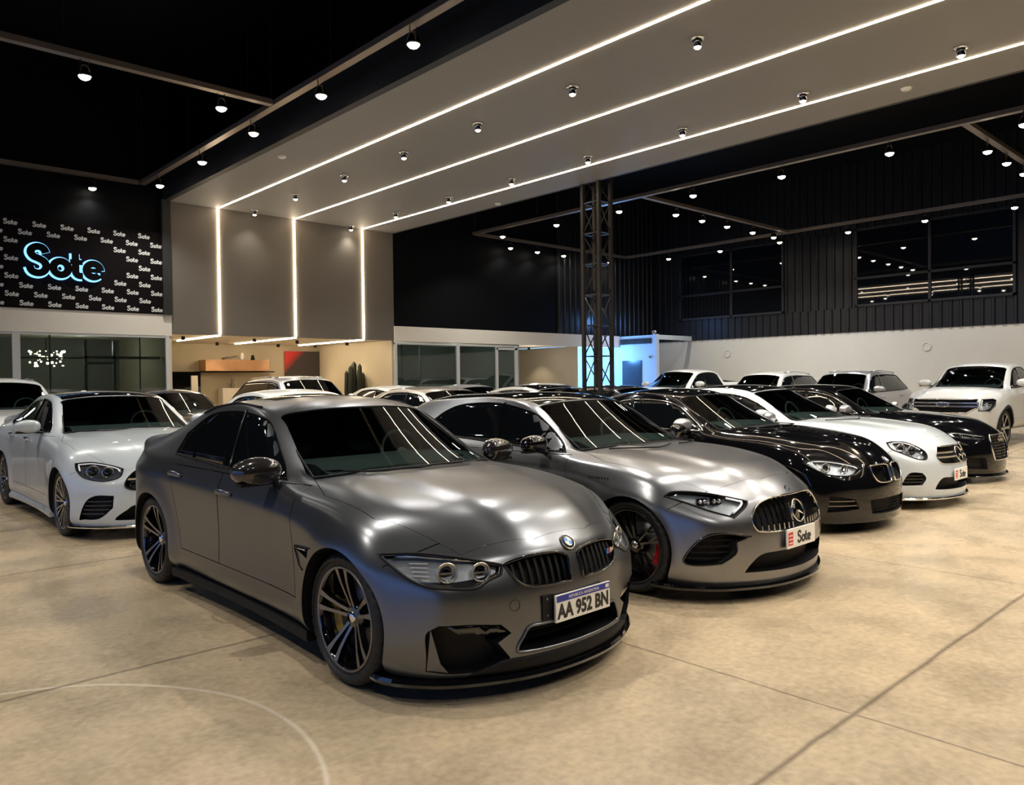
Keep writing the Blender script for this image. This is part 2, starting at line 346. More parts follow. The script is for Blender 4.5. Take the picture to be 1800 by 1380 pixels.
class Car:
    def __init__(s, sp, level=3):
        s.sp = sp; vs, fs, cr = body_cage(sp); n = len(vs); tgt = np.array(vs); cage = tgt.copy()
        for _ in range(2):
            ev = subdivide(cage, fs, cr, 2); cur = vcos(ev)[:n]; cage = cage+(tgt-cur)*.75; bpy.data.meshes.remove(ev)
        ev = subdivide(cage, fs, cr, level); co = vcos(ev)
        YT = sp['ym']; r = sp['wr']; s.r = r; s.axles = (YT[1], YT[1]+sp['WB'])
        for ya in s.axles:
            A = sp.get('flare', .018); Rf = sp['arch']
            d = np.hypot(co[:, 1]-ya, co[:, 2]-r); up = np.clip((co[:, 2]-.1)/.1, 0, 1)
            sidew = np.clip((np.abs(co[:, 0])-.62*sp['W']/1.877)/.15, 0, 1)
            f = A*np.exp(-(np.maximum(0, d-Rf)/.10)**2)*up*sidew*(co[:, 2] < sp['zm'][3]-.05)
            co[:, 0] += np.sign(co[:, 0])*f
        if 'dome' in sp: co = dome(co, sp, **sp['dome'])
        ev.vertices.foreach_set('co', co.ravel()); ev.polygons.foreach_set('use_smooth', [True]*len(ev.polygons)); ev.update()
        s.me = ev; s.co = co
        s.polys = [tuple(p.vertices) for p in ev.polygons]
        s.vn = [v.normal.copy() for v in ev.vertices]
        s.bvh = BVHTree.FromPolygons([Vector(c) for c in co], s.polys)
        s.cut_mb = MB(); s.root = None
    def hit(s, o, d):
        h = s.bvh.ray_cast(Vector(o), Vector(d), 60)
        return (h[0], h[1]) if h[0] is not None else (None, None)
    def ray(s, view, a, b, sg=1):
        """view F: (x, z) from the front; S: (y, z) from the side sg; T: (x, y) from above; R: (x, z) from the rear"""
        if view == 'F': return Vector((a, -2, b)), Vector((0, 1, 0))
        if view == 'R': return Vector((a, 9, b)), Vector((0, -1, 0))
        if view == 'S': return Vector((sg*3, a, b)), Vector((-sg, 0, 0))
        return Vector((a, b, 4)), Vector((0, 0, -1))
    def pr(s, view, a, b, sg=1, off=0.0):
        o, d = s.ray(view, a, b, sg); h, n = s.hit(o, d)
        if h is None:
            c = (0.5*a if view != 'S' else a)
            for t in (.98, .96, .93, .9, .85):
                o, d = s.ray(view, a*t if view != 'S' else a, b if view != 'S' else b*t, sg); h, n = s.hit(o, d)
                if h is not None: break
            if h is None: return Vector((a, 0, b)) if view == 'F' else Vector((sg*.8, a, b)), d
        if n.dot(d) > 0: n = -n
        return h+n*off, n
    def patch_mb(s, mb, view, poly, off=.003, sg=1, step=.035, mi=0, thick=0.0, flip=False):
        pts = [Vector((p[0]*(sg if view != 'S' else 1), p[1])) for p in poly]
        x0, x1 = min(p.x for p in pts), max(p.x for p in pts); y0, y1 = min(p.y for p in pts), max(p.y for p in pts)
        n = len(pts); dense = []; 
        for i in range(n):
            a, b = pts[i], pts[(i+1) % n]; k = max(1, int((b-a).length/step))
            for t in range(k): dense.append(a.lerp(b, t/k))
        n = len(dense); inner = []
        def inside(p):
            c = False
            for i in range(n):
                a, b = dense[i], dense[(i+1) % n]
                if (a.y > p.y) != (b.y > p.y) and p.x < (b.x-a.x)*(p.y-a.y)/(b.y-a.y)+a.x: c = not c
            return c
        gx = x0+step/2
        while gx < x1:
            gy = y0+step/2
            while gy < y1:
                p = Vector((gx, gy))
                if inside(p) and min((p-q).length for q in dense) > step*.45: inner.append(p)
                gy += step
            gx += step
        r = delaunay_2d_cdt(dense+inner, [(i, (i+1) % n) for i in range(n)], [], 1, 1e-5)
        vs = [s.pr(view, p.x, p.y, sg, off)[0] for p in r[0]]
        mb.add(vs, [tuple(f) for f in r[2]], mi, True)
        if thick:   # rim wall back to the skin so the pane has depth
            e = [s.pr(view, p.x, p.y, sg, off)[0] for p in dense]; g = [s.pr(view, p.x, p.y, sg, -thick)[0] for p in dense]
            mb.add(e+g, [(i, (i+1) % n, n+(i+1) % n, n+i) for i in range(n)], mi, False)
    def patch(s, name, view, poly, m, off=.003, sg=1, both=False, parent=None, step=.035, thick=.004, **k):
        mb = MB(); s.patch_mb(mb, view, poly, off, sg, step, 0, thick)
        return mb.build(name, m, parent or s.root, **k)
    def lpath(s, view, pts, off=.002, sg=1, step=.04, closed=False):
        out = []; n = len(pts)
        for i in range(n if closed else n-1):
            a, b = Vector(pts[i]), Vector(pts[(i+1) % n]); k = max(1, int((b-a).length/step))
            for t in range(k):
                p = a.lerp(b, t/k); out.append(s.pr(view, p.x*(sg if view != 'S' else 1), p.y, sg, off)[0])
        if not closed: p = pts[-1]; out.append(s.pr(view, p[0]*(sg if view != 'S' else 1), p[1], sg, off)[0])
        return out
    def cut(s, view, poly, depth=.12, sg=1, out=.06, mi=1, dirv=None, step=.05):
        """recess: prism through the skin following it, to a depth"""
        pts = [(p[0]*(sg if view != 'S' else 1), p[1]) for p in poly]; n = len(pts); dense = []
        for i in range(n):
            a, b = Vector(pts[i]), Vector(pts[(i+1) % n]); k = max(1, int((b-a).length/step))
            for t in range(k): dense.append(a.lerp(b, t/k))
        n = len(dense); o, d = s.ray(view, 0, 0, sg); d = Vector(dirv) if dirv else d
        base = [s.pr(view, p.x, p.y, sg)[0] for p in dense]
        A = [p-d*out for p in base]; B = [p+d*depth for p in base]
        r = delaunay_2d_cdt(dense, [(i, (i+1) % n) for i in range(n)], [], 1, 1e-6)
        mp = [r[3][i][0] if r[3][i] else i for i in range(len(r[0]))]
        fa = [tuple(mp[i] for i in f) for f in r[2]]
        fs = fa+[tuple(n+i for i in reversed(f)) for f in fa]
        # orient side walls
        fs += [(i, n+i, n+(i+1) % n, (i+1) % n) for i in range(n)]
        s.cut_mb.add(A+B, fs, mi)
    def cut_wheels(s):
        W = s.sp['W']/2
        for ya in s.axles:
            for sg in (-1, 1):
                x0, x1 = sg*(W-.33), sg*(W+.15)
                R_ = s.sp['arch']
                s.cut_mb.lathe([(R_, min(x0, x1)), (R_, max(x0, x1))], 56, 'x', (0, ya, s.r), 1, cap=True)
    def finish(s, paint, black, panels=(), name='body'):
        """carve the recesses, then split the skin in panels; returns the list of part objects"""
        body = bpy.data.objects.new(name, s.me.copy()); COL.objects.link(body)
        if s.cut_mb.v:
            cm = s.cut_mb.mesh('cutter', [black, black]); co = bpy.data.objects.new('cutter', cm); COL.objects.link(co)
            body.data.materials.clear(); body.data.materials.append(paint); body.data.materials.append(black)
            md = body.modifiers.new('b', 'BOOLEAN'); md.operation = 'DIFFERENCE'; md.solver = 'EXACT'; md.object = co
            md.use_self = True; 
            dg = bpy.context.evaluated_depsgraph_get(); me = bpy.data.meshes.new_from_object(body.evaluated_get(dg))
            body.modifiers.clear(); body.data = me; bpy.data.objects.remove(co)
        me = body.data; me.name = name
        bm = bmesh.new(); bm.from_mesh(me)
        objs = [body]
        lab = bm.faces.layers.int.new('panel')
        for pi, (pname, planes, bb) in enumerate(panels):
            pl = [(Vector(c), Vector(n).normalized()) for c, n in planes]
            def inb(f, g=.06):
                c = f.calc_center_median()
                return all(bb[a][0]-g <= c[a] <= bb[a][1]+g for a in range(3)) and f.material_index == 0
            for c, n in pl:
                fs = [f for f in bm.faces if inb(f, .15)]
                geom = list({e for f in fs for e in f.edges})+list({v for f in fs for v in f.verts})+fs
                bmesh.ops.bisect_plane(bm, geom=geom, dist=1e-5, plane_co=c, plane_no=n)
            for f in bm.faces:
                if f[lab] or not inb(f, 0): continue
                c = f.calc_center_median()
                if all((c-q).dot(n) > 0 for q, n in pl): f[lab] = pi+1
        bms = []
        for pi, (pname, planes, bb) in enumerate(panels):
            b2 = bm.copy(); l2 = b2.faces.layers.int['panel']
            bmesh.ops.delete(b2, geom=[f for f in b2.faces if f[l2] != pi+1], context='FACES')
            for v in b2.verts:
                for c, n in planes:
                    c, n = Vector(c), Vector(n).normalized()
                    if abs((v.co-c).dot(n)) < 2e-4: v.co += n*s.sp.get('gap', .0035)
            bms.append((pname, b2))
        bmesh.ops.delete(bm, geom=[f for f in bm.faces if f[lab]], context='FACES')
        bm.to_mesh(me); bm.free()
        out = [body]
        for pname, b2 in bms:
            m2 = bpy.data.meshes.new(pname); b2.to_mesh(m2); b2.free()
            m2.materials.append(paint); m2.materials.append(black)
            o = bpy.data.objects.new(pname, m2); COL.objects.link(o); out.append(o)
        for o in out:
            s.set_normals(o.data); o.parent = s.root
        return out
    def set_normals(s, me):
        vn = s.vn; polys = s.polys; co = s.co; cache = {}
        def nrm(vi):
            if vi in cache: return cache[vi]
            p = me.vertices[vi].co; h = s.bvh.find_nearest(p)
            vs_ = polys[h[2]]; ws = [1/((Vector(co[i])-p).length+1e-7)**2 for i in vs_]; t = sum(ws)
            # inverse distance weights are exact on the original vertices
            if len(vs_) == 4:
                a, b, c, d = [Vector(co[i]) for i in vs_]
                # bilinear coordinates from edge distances
                def dl(p, u, v): e = v-u; L = e.length_squared or 1; q = u+e*max(0, min(1, (p-u).dot(e)/L)); return (p-q).length
                d1, d3 = dl(p, a, b), dl(p, d, c); d2, d4 = dl(p, b, c), dl(p, a, d)
                tv = d1/(d1+d3) if d1+d3 else 0; tu = d4/(d2+d4) if d2+d4 else 0
                n = (vn[vs_[0]]*(1-tu)+vn[vs_[1]]*tu)*(1-tv)+(vn[vs_[3]]*(1-tu)+vn[vs_[2]]*tu)*tv
            else: n = sum((vn[i]*w for i, w in zip(vs_, ws)), Vector())/t
            n.normalize(); cache[vi] = n
            return n
        ns = [None]*len(me.loops)
        sm = []
        for p in me.polygons:
            skin = p.material_index == 0
            sm.append(skin)
            for li in p.loop_indices: ns[li] = tuple(nrm(me.loops[li].vertex_index)) if skin else tuple(p.normal)
        me.polygons.foreach_set('use_smooth', [True]*len(me.polygons))
        me.normals_split_custom_set(ns); me.update()
# ---------------------------------------------------------------- car specifications
SPEC = dict(
 m3=dict(W=1.845, sidecrease=.85, shoulder=.012, WB=2.812, dome=dict(h=.016, soft=.09, inner=(.25, .52), h2=.012), gap=.005, ym=YM[:6]+[4.52], zm=ZM, wr=.335, arch=.365, flare=.02),
 amg=dict(W=1.85, WB=2.729, dome=dict(h=.018, soft=.09, W0=.40, W1=.36), gap=.005, ym=[0, .84, 1.55, 2.18, 3.80, 4.16, 4.42], zm=[0, .12, .60, .95, 1.412], wr=.335, arch=.362, tail='hatch', flare=.02),
 coupe=dict(W=1.78, WB=2.69, dome=dict(h=.012, soft=.09, W0=.45, W1=.28), ym=[0, .77, 1.62, 2.26, 3.22, 3.92, 4.44], zm=[0, .13, .58, .94, 1.40], wr=.325, arch=.352),
 eco=dict(W=1.86, WB=2.873, dome=dict(h=.014, soft=.09, W0=.42, W1=.34), ym=[0, .84, 1.76, 2.46, 3.50, 4.25, 4.83], zm=[0, .13, .60, .955, 1.42], wr=.335, arch=.36),
 audi=dict(W=1.84, WB=2.80, ym=[0, .86, 1.62, 2.32, 3.60, 4.16, 4.62], zm=[0, .12, .60, .94, 1.39], wr=.33, arch=.355),
 esal=dict(W=1.86, WB=2.94, dome=dict(h=.014, soft=.09, W0=.40, W1=.30), ym=[0, .86, 1.70, 2.38, 3.62, 4.38, 4.94], zm=[0, .14, .61, .98, 1.46], wr=.338, arch=.365),
 sal=dict(W=1.82, WB=2.78, ym=[0, .82, 1.58, 2.25, 3.45, 4.12, 4.65], zm=[0, .14, .60, .955, 1.43], wr=.325, arch=.352),
 suv=dict(W=1.86, WB=2.72, ym=[0, .88, 1.50, 2.10, 3.95, 4.35, 4.62], zm=[0, .20, .74, 1.09, 1.67], wr=.355, arch=.39, tail='hatch', noseup=lambda y, z: .06*max(0, min(1, (z-.6)/.12))*max(0, 1-y/1.4), bow=.8),
 pickup=dict(W=1.90, WB=3.27, dome=dict(h=.03, soft=.10, W0=.50, W1=.46), ym=[0, .90, 1.60, 2.30, 3.52, 3.74, 5.30], zm=[0, .33, .86, 1.20, 1.80], wr=.39, arch=.44, noseup=lambda y, z: .10*max(0, min(1, (z-.6)/.12))*max(0, 1-y/1.5), bow=.55, cabin=1.05),
)
for k_ in SPEC: SPEC[k_]['name'] = k_
POS = dict(m3=(2.88, 2.63), amg=(5.22, 2.62), coupe=(7.97, 3.04), eco=(9.94, 3.03), audi=(12.6, 3.3), esal=(2.84, 8.0))
# ================================================================ car materials and parts
BLK = mat('black_plastic', (.006, .006, .007), .6, spec=.25)
GBLK = mat('gloss_black', (.004, .004, .005), .06, coat=1)
GLS = mat('privacy_glass', (.003, .004, .005), .02, spec=.6)
WSG = tinted('windscreen_glass', (.42, .50, .48))
LENS = tinted('clear_lens', (.93, .95, .97))
CHR = mat('chrome', (.80, .80, .80), .10, metal=1)
SAT = mat('satin_metal', (.26, .245, .225), .38, metal=1)
SILV = mat('silver_alloy', (.62, .62, .63), .25, metal=1)
TYR = mat('tyre_rubber', (.009, .009, .010), .6, noise=(30, .3, .2))
DARK = mat('cabin_trim', (.045, .058, .058), .8)
WHT = mat('white_plate', (.80, .78, .72), .4)
BLU = mat('blue_print', (.02, .035, .30), .4)
RED = mat('red_print', (.62, .02, .02), .4)
INK = mat('black_print', (.015, .015, .015), .5)
CARB = mat('carbon_fibre', (.018, .016, .016), .15, coat=1, noise=(220, .8, 0))
LAMP = mat('drl_lamp', (.9, .9, .9), .3, emit=(1, .97, .9), es=.25)
DISC = mat('brake_steel', (.25, .25, .26), .35, metal=1)
TAIL = mat('tail_red', (.25, .005, .005), .12, coat=1)
LBLUE = mat('light_blue', (.05, .28, .75), .3)
NAVY = mat('oval_navy', (.01, .03, .12), .25, coat=1)
MGREY = mat('lamp_housing', (.10, .105, .11), .3, metal=.6)

def frame_at(p, n, up=(0, 0, 1)):
    n = Vector(n).normalized(); u = Vector(up); u = (u-n*u.dot(n)).normalized(); r = u.cross(n)
    m = Matrix((r, u, n)).transposed().to_4x4(); m.translation = p
    return m
def disc_mb(mb, M, R0, R1, z, mi=0, n=40, a0=0, a1=2*math.pi, sx=1, sy=1):
    vs = []; k = max(2, int(n*(a1-a0)/(2*math.pi)))
    for i in range(k+1):
        t = a0+(a1-a0)*i/k
        vs += [(R0*math.cos(t)*sx, R0*math.sin(t)*sy, z), (R1*math.cos(t)*sx, R1*math.sin(t)*sy, z)]
    mb.add(vs, [(2*i, 2*i+1, 2*i+3, 2*i+2) for i in range(k)], mi, False, M)
def ring_mb(mb, M, R0, r, mi=0, n=40, m_=8, sx=1, sy=1):
    mb.tube([(R0*sx*math.cos(2*math.pi*i/n), R0*sy*math.sin(2*math.pi*i/n), 0) for i in range(n)], r, m_, mi, True, M)
def emblem(c, kind, x, z, Rr, off=.004, n=None, parent=None):
    p, nn = c.pr('F', x, z, 1, off); nn = Vector(n) if n else nn
    M = frame_at(p, nn); mb = MB()
    if kind == 'roundel':
        mb.lathe([(0, .004), (Rr*.98, .003), (Rr, -.003)], 40, 'z', mi=0, M=M)
        ring_mb(mb, M, Rr, .0035, 1); ring_mb(mb, M @ Matrix.Translation((0, 0, .005)), Rr*.62, .002, 1)
        for q in range(4): disc_mb(mb, M, 0, Rr*.6, .0062, 2+q % 2, 40, q*math.pi/2, (q+1)*math.pi/2)
        return mb.build('emblem', [INK, CHR, WHT, LBLUE], parent or c.root, label='round blue and white emblem in a black ring')
    if kind == 'star':
        mb.lathe([(0, .006), (Rr*.92, .004), (Rr*.95, -.01)], 40, 'z', mi=0, M=M)
        ring_mb(mb, M @ Matrix.Translation((0, 0, .008)), Rr, Rr*.09, 1)
        for k in range(3):
            a = math.pi/2+k*2*math.pi/3
            mb.add([(0, 0, .02), (Rr*.14*math.cos(a+1.05), Rr*.14*math.sin(a+1.05), .008), (Rr*.97*math.cos(a), Rr*.97*math.sin(a), .012), (Rr*.14*math.cos(a-1.05), Rr*.14*math.sin(a-1.05), .008)], [(0, 1, 2), (0, 2, 3)], 1, False, M)
        return mb.build('emblem', [GBLK, CHR], parent or c.root, label='round three-pointed star emblem')
    if kind == 'oval':
        mb.lathe([(0, .006), (Rr*.98, .004), (Rr, -.004)], 40, 'z', mi=0, M=M @ Matrix.Diagonal((1, .42, 1, 1)))
        ring_mb(mb, M, Rr, .006, 1, sy=.42); text_mb(mb, 'Ford', Rr*.62, M @ Matrix.Translation((0, 0, .006)), .002, mi=1)
        return mb.build('emblem', [NAVY, CHR], parent or c.root, label='oval emblem with white script')
    if kind == 'rings':
        for k in range(4): ring_mb(mb, M @ Matrix.Translation(((k-1.5)*Rr*1.35, 0, 0)), Rr*.8, Rr*.11, 0, 28, 6)
        return mb.build('emblem', [CHR], parent or c.root, label='chrome emblem of four linked rings')
def plate(c, x, z, kind, name='license_plate', tilt=0):
    p, n = c.pr('F', x, z, 1, .016); M = frame_at(p, Vector((0, -1, tilt)))
    mb = MB(); mb.box(-.202, .202, -.067, .067, -.012, .002, 0, M)
    o = mb.build(name, [WHT], c.root, .002)
    t = MB()
    if kind == 'AA 952 BN':
        t.box(-.198, .198, .033, .064, .001, .0035, 1, M)
        text_mb(t, 'AA 952 BN', .098, M @ Matrix.Translation((0, -.018, .003)), .001, .0035, 0, 1.0, .82)
        text_mb(t, 'REPUBLICA ARGENTINA', .021, M @ Matrix.Translation((0, .048, .0045)), .0005, 0, 2)
        t.box(.165, .19, .040, .058, .0035, .0045, 2, M)
        t.build('plate_lettering', [INK, BLU, WHT], o)
    elif kind == 'Sote':
        t.box(-.19, -.125, -.045, .045, .001, .0035, 1, M)
        for k in range(3): t.box(-.182, -.133, -.034+k*.026, -.026+k*.026, .0035, .0042, 2, M)
        sote(t, .098, M @ Matrix.Translation((.035, 0, .003)), 0, .001, 0)
        t.build('plate_lettering', [INK, RED, WHT], o)
    return o

def spoke(mb, pts, wd, dep, th, sg, xf, ya, zc, rot, mi_top=0, mi_side=1):
    """pts: (radius, lateral) along the spoke; wd widths; dep depth behind the rim face"""
    cr, sr = math.cos(rot), math.sin(rot); vs = []
    n = len(pts)
    for i, (r, l) in enumerate(pts):
        for s2, dd in ((-1, 0), (1, 0), (1, th), (-1, th)):
            a, b = r, l+s2*wd[i]/2*(1 if dd == 0 else .9)
            vs.append((sg*(xf-dep[i]-dd), ya+a*sr+b*cr, zc+a*cr-b*sr))
    for i in range(n-1):
        o = i*4
        mb.add([], []); 
    b0 = len(mb.v); mb.v += vs
    for i in range(n-1):
        o = b0+i*4
        for k, mi in ((0, mi_top), (1, mi_side), (2, mi_side), (3, mi_side)):
            mb.f.append((o+k, o+(k+1) % 4, o+4+(k+1) % 4, o+4+k)); mb.m.append(mi); mb.sm.append(False)
def wheel(c, sg, ya, style, det=2, rimr=None):
    W = c.sp['W']/2; xf = W-.038; r = c.r; zc = r; R0 = rimr or (r-.094 if style == 'truck' else r-.072); tw = c.sp.get('tw', .245)
    n = 144 if det > 1 else 40
    prof = [(R0-.004, xf-.012), (R0+.012, xf-.004), (R0+.03, xf+.006), (r-.045, xf+.010), (r-.022, xf+.002), (r-.008, xf-.014), (r-.001, xf-.035)]
    g = []
    for q in range(3):
        t0 = xf-.035-(tw-.07)*(q+.6)/3
        g += [(r, t0+.006), (r-.008, t0+.005), (r-.008, t0-.005), (r, t0-.006)]
    prof += g+[(r-.001, xf-tw+.035), (r-.008, xf-tw+.014), (r-.03, xf-tw), (R0, xf-tw+.01)]
    mb = MB(); vs = []
    for ri, ax in prof:
        for k in range(n):
            t = 2*math.pi*k/n; q = ri
            if det > 1 and k % 4 == 0 and ri > r-.025: q = ri-.006
            vs.append((sg*ax, ya+q*math.sin(t), zc+q*math.cos(t)))
    fs = [(i*n+k, i*n+(k+1) % n, (i+1)*n+(k+1) % n, (i+1)*n+k) for i in range(len(prof)-1) for k in range(n)]
    mb.add(vs, fs, 0, True)
    wh = mb.build('wheel', [TYR], c.root)
    C = (0, ya, zc); rim = MB(); 
    top, sidem = {'m3': (SAT, GBLK), 'amg': (GBLK, GBLK), 'mesh': (SILV, MGREY), 'five': (SILV, SILV), 'dark': (MGREY, GBLK), 'truck': (SILV, BLK)}[style]
    # barrel and lip
    rim.lathe([(R0-.012, sg*(xf-.006)), (R0+.002, sg*(xf-.002)), (R0+.003, sg*(xf-.010))], 64, 'x', C, 0)
    rim.lathe([(R0-.012, sg*(xf-.006)), (R0-.018, sg*(xf-.03)), (R0-.03, sg*(xf-.12)), (R0-.035, sg*(xf-tw+.03))], 64, 'x', C, 1)
    hubd = .055 if style in ('m3', 'amg') else .035
    rim.lathe([(0, sg*(xf-hubd)), (.045, sg*(xf-hubd)), (.07, sg*(xf-hubd-.01)), (.075, sg*(xf-hubd-.05))], 32, 'x', C, 1 if style in ('m3', 'amg') else 0)
    rot0 = ya*1.7
    if style in ('m3', 'dark'):
        for k in range(5):
            a = rot0+k*2*math.pi/5
            for s2 in (-1, 1):
                spoke(rim, [(.05, s2*.014), (.11, s2*.020), (.18, s2*.030), (R0-.008, s2*.043)], [.020, .017, .020, .032], [hubd+.004, .040, .020, .006], .035, sg, xf, ya, zc, a)
    elif style == 'amg':
        for k in range(5):
            a = rot0+k*2*math.pi/5
            for s2 in (-1, 1):
                spoke(rim, [(.05, s2*.012), (.14, s2*.030), (R0-.008, s2*.062)], [.018, .014, .016], [hubd, .030, .006], .03, sg, xf, ya, zc, a)
                spoke(rim, [(.14, s2*.030), (R0-.008, s2*.020)], [.012, .014], [.030, .006], .025, sg, xf, ya, zc, a)
    elif style == 'mesh':
        for k in range(10):
            a = rot0+k*2*math.pi/10
            for s2 in (-1, 1):
                spoke(rim, [(.05, 0), (.12, s2*.012), (R0-.008, s2*.034)], [.016, .012, .014], [.03, .02, .006], .03, sg, xf, ya, zc, a)
    else:
        nn = 6 if style == 'truck' else 5
        for k in range(nn):
            a = rot0+k*2*math.pi/nn
            spoke(rim, [(.05, 0), (.13, 0), (R0-.008, 0)], [.075, .045, .075], [.03, .025, .006], .03, sg, xf, ya, zc, a)
    rim.build('rim', [top, sidem], wh)
    cap = MB(); cap.lathe([(0, sg*(xf-hubd+.012)), (.028, sg*(xf-hubd+.010)), (.032, sg*(xf-hubd-.002))], 28, 'x', C, 0)
    cap.build('hub_cap', [CHR if style != 'amg' else SILV], wh)
    d = MB(); rd = R0-.045
    d.lathe([(.07, sg*(xf-.125)), (rd, sg*(xf-.125)), (rd, sg*(xf-.15)), (.07, sg*(xf-.15))], 48, 'x', C, 0)
    d.build('brake_disc', [DISC], wh)
    if det > 1:
        cm = {'m3': mat('gold_caliper', (.42, .28, .05), .35, coat=1), 'amg': mat('red_caliper', (.55, .01, .015), .3, coat=1)}.get(style, MGREY)
        q = MB(); vs = []; A0 = math.pi*(.56 if (ya < 2) == (style == 'm3') else 1.44); K = 10
        for i in range(K+1):
            t = A0+(i/K-.5)*.95; e = .012*abs(2*i/K-1)**4
            for ri, ax in ((rd-.055+e, xf-.085), (rd+.022-e, xf-.085), (rd+.022-e, xf-.17), (rd-.055+e, xf-.17)):
                vs.append((sg*ax, ya+ri*math.sin(t), zc+ri*math.cos(t)))
        fs = [(i*4+k, i*4+(k+1) % 4, (i+1)*4+(k+1) % 4, (i+1)*4+k) for i in range(K) for k in range(4)]+[(0, 1, 2, 3), (K*4+3, K*4+2, K*4+1, K*4)]
        q.add(vs, fs); q.build('brake_caliper', [cm], wh, .004)
    return wh

def mirror_part(c, sg, y, z, m, size=1.0, foldm=None, reach=.155):
    W = c.pr('S', y, z-.07, sg)[0]; x0 = abs(W.x)
    cx = x0+reach; mb = MB(); n = 14; vs = []; S_ = size
    for i in range(n+1):
        th = math.pi*i/n
        for k in range(24):
            ph = 2*math.pi*k/24
            dx, dy, dz = math.cos(th), math.sin(th)*math.cos(ph), math.sin(th)*math.sin(ph)
            ex = math.copysign(abs(dx)**.8, dx)*.125*S_; ez = math.copysign(abs(dz)**.75, dz)*.075*S_*(1.0-.25*max(0, dx)); ey = dy*.085*S_
            if ey > .02: ey = .02+(ey-.02)*.15
            vs.append((sg*(cx+ex), y+ey-.03*max(0, -dx), z+ez))
    fs = [(i*24+k, i*24+(k+1) % 24, (i+1)*24+(k+1) % 24, (i+1)*24+k) for i in range(n) for k in range(24)]
    mb.add(vs, fs, 0, True)
    o = mb.build('side_mirror', [m], c.root)
    b = MB(); b.tube([(sg*(x0-.02), y+.0, z-.075), (sg*(x0+.05), y, z-.068), (sg*(cx-.04), y, z-.05)], [.03, .024, .03], 8, 0, flat=.6)
    b.box(min(sg*(cx-.10), sg*(cx+.11)), max(sg*(cx-.10), sg*(cx+.11)), y-.055, y+.015, z-.068*S_, z-.052*S_, 0)
    b.build('mirror_foot', [BLK], o)
    g = MB(); g.lathe([(0, .0), (1, .0)], 24, 'y', (0, 0, 0), 0, M=Matrix.Translation((sg*cx, y+.026, z)) @ Matrix.Diagonal((.10*S_, 1, .055*S_, 1)))
    g.build('mirror_glass', [CHR], o)
    return o
def handle(c, sg, y, z, m):
    p, n = c.pr('S', y, z, sg, 0.0); mb = MB()
    pts = [c.pr('S', y+t*.105, z+.006*math.cos(t*1.5), sg, .004+.034*(1-abs(t)**4))[0] for t in (-1, -.8, -.4, 0, .4, .8, 1)]
    mb.tube(pts, [.012, .016, .018, .018, .018, .016, .012], 8, 0, flat=.55, up=(1, 0, 0))
    return mb.build('door_handle', [m], c.root)

def ring_outline(c, z, ys=None, off=0.0, n=40, a0=-1, a1=1, cy=None, out=None):
    """points of the skin at height z round the nose, by casting towards a point on the axis"""
    cy = cy or c.axles[0]-.05; pts = []
    for i in range(n+1):
        t = (a0+(a1-a0)*i/n)*math.pi/2
        d = Vector((math.sin(t), -math.cos(t), 0)); o = Vector((0, cy, z))+d*3
        h, nn = c.hit(o, -d)
        if h is None: h = Vector((0, cy, z))+d*.85
        pts.append((h+d*off, d))
    return pts
def splitter(c, z0, z1, prot, name='front_splitter', m=None, a=.98, inset=.03):
    P = ring_outline(c, max(z1, .135)+.02, a0=-a, a1=a, n=48); vs = []; n = len(P)
    for p, d in P:
        q = p.copy()
        for dd, zz in ((prot, z0), (prot+.006, (z0+z1)/2), (prot-.002, z1), (-inset-.03, z1), (-inset-.03, z0)):
            vs.append((q.x+d.x*dd, q.y+d.y*dd, zz))
    fs = [(i*5+k, i*5+(k+1) % 5, (i+1)*5+(k+1) % 5, (i+1)*5+k) for i in range(n-1) for k in range(5)]
    fs += [tuple(range(5)), tuple((n-1)*5+k for k in range(4, -1, -1))]
    mb = MB(); mb.add(vs, fs, 0, False)
    return mb.build(name, [m or GBLK], c.root)
def skirt(c, sg, y0, y1, z0, z1, out, m=None):
    W = c.sp['W']/2; x = W-.03; mb = MB(); vs = []
    N = 12
    for i in range(N+1):
        y = y0+(y1-y0)*i/N; xx = x-.035*math.sin(math.pi*i/N)
        for a, b in ((xx-.10, z0), (xx+out, z0), (xx+out+.004, (z0+z1)/2), (xx-.01, z1), (xx-.10, z1)): vs.append((sg*a, y, b))
    fs = [(i*5+k, i*5+(k+1) % 5, (i+1)*5+(k+1) % 5, (i+1)*5+k) for i in range(N) for k in range(5)]+[tuple(range(5)), tuple(N*5+k for k in range(4, -1, -1))]
    mb.add(vs, fs); return mb.build('side_skirt', [m or BLK], c.root)
def bars(c, segs, r, m, name, parent=None, depth=.02, flat=1.0, nseg=5, up=(1, 0, 0), **k):
    """grille bars, each a bent strip following the skin, set back by depth"""
    mb = MB()
    if len(segs) == 2 and parent is not None:
        bars(c, segs[:1], r, m, name, parent, depth, flat, nseg, up, **k); segs = segs[1:]
    for (x0, z0, x1, z1) in segs:
        pts = []
        for i in range(nseg+1):
            t = i/nseg; x, z = x0+(x1-x0)*t, z0+(z1-z0)*t
            p, n = c.pr('F', x, z); pts.append(p+Vector((0, depth, 0)))
        mb.tube(pts, r, 4, 0, flat=flat, up=up)
    return mb.build(name, m, parent or c.root, **k)
def wall_clip(poly, xs):
    """vertical chords of a polygon at the given x"""
    out = []
    for x in xs:
        ys = []
        for i in range(len(poly)):
            a, b = poly[i], poly[(i+1) % len(poly)]
            if (a[0] > x) != (b[0] > x): ys.append(a[1]+(b[1]-a[1])*(x-a[0])/(b[0]-a[0]))
        if len(ys) >= 2: out.append((x, min(ys)+.004, x, max(ys)-.004))
    return out
def hclip(poly, zs):
    return [(a[1], a[0], a[3], a[2]) for a in wall_clip([(p[1], p[0]) for p in poly], zs)]
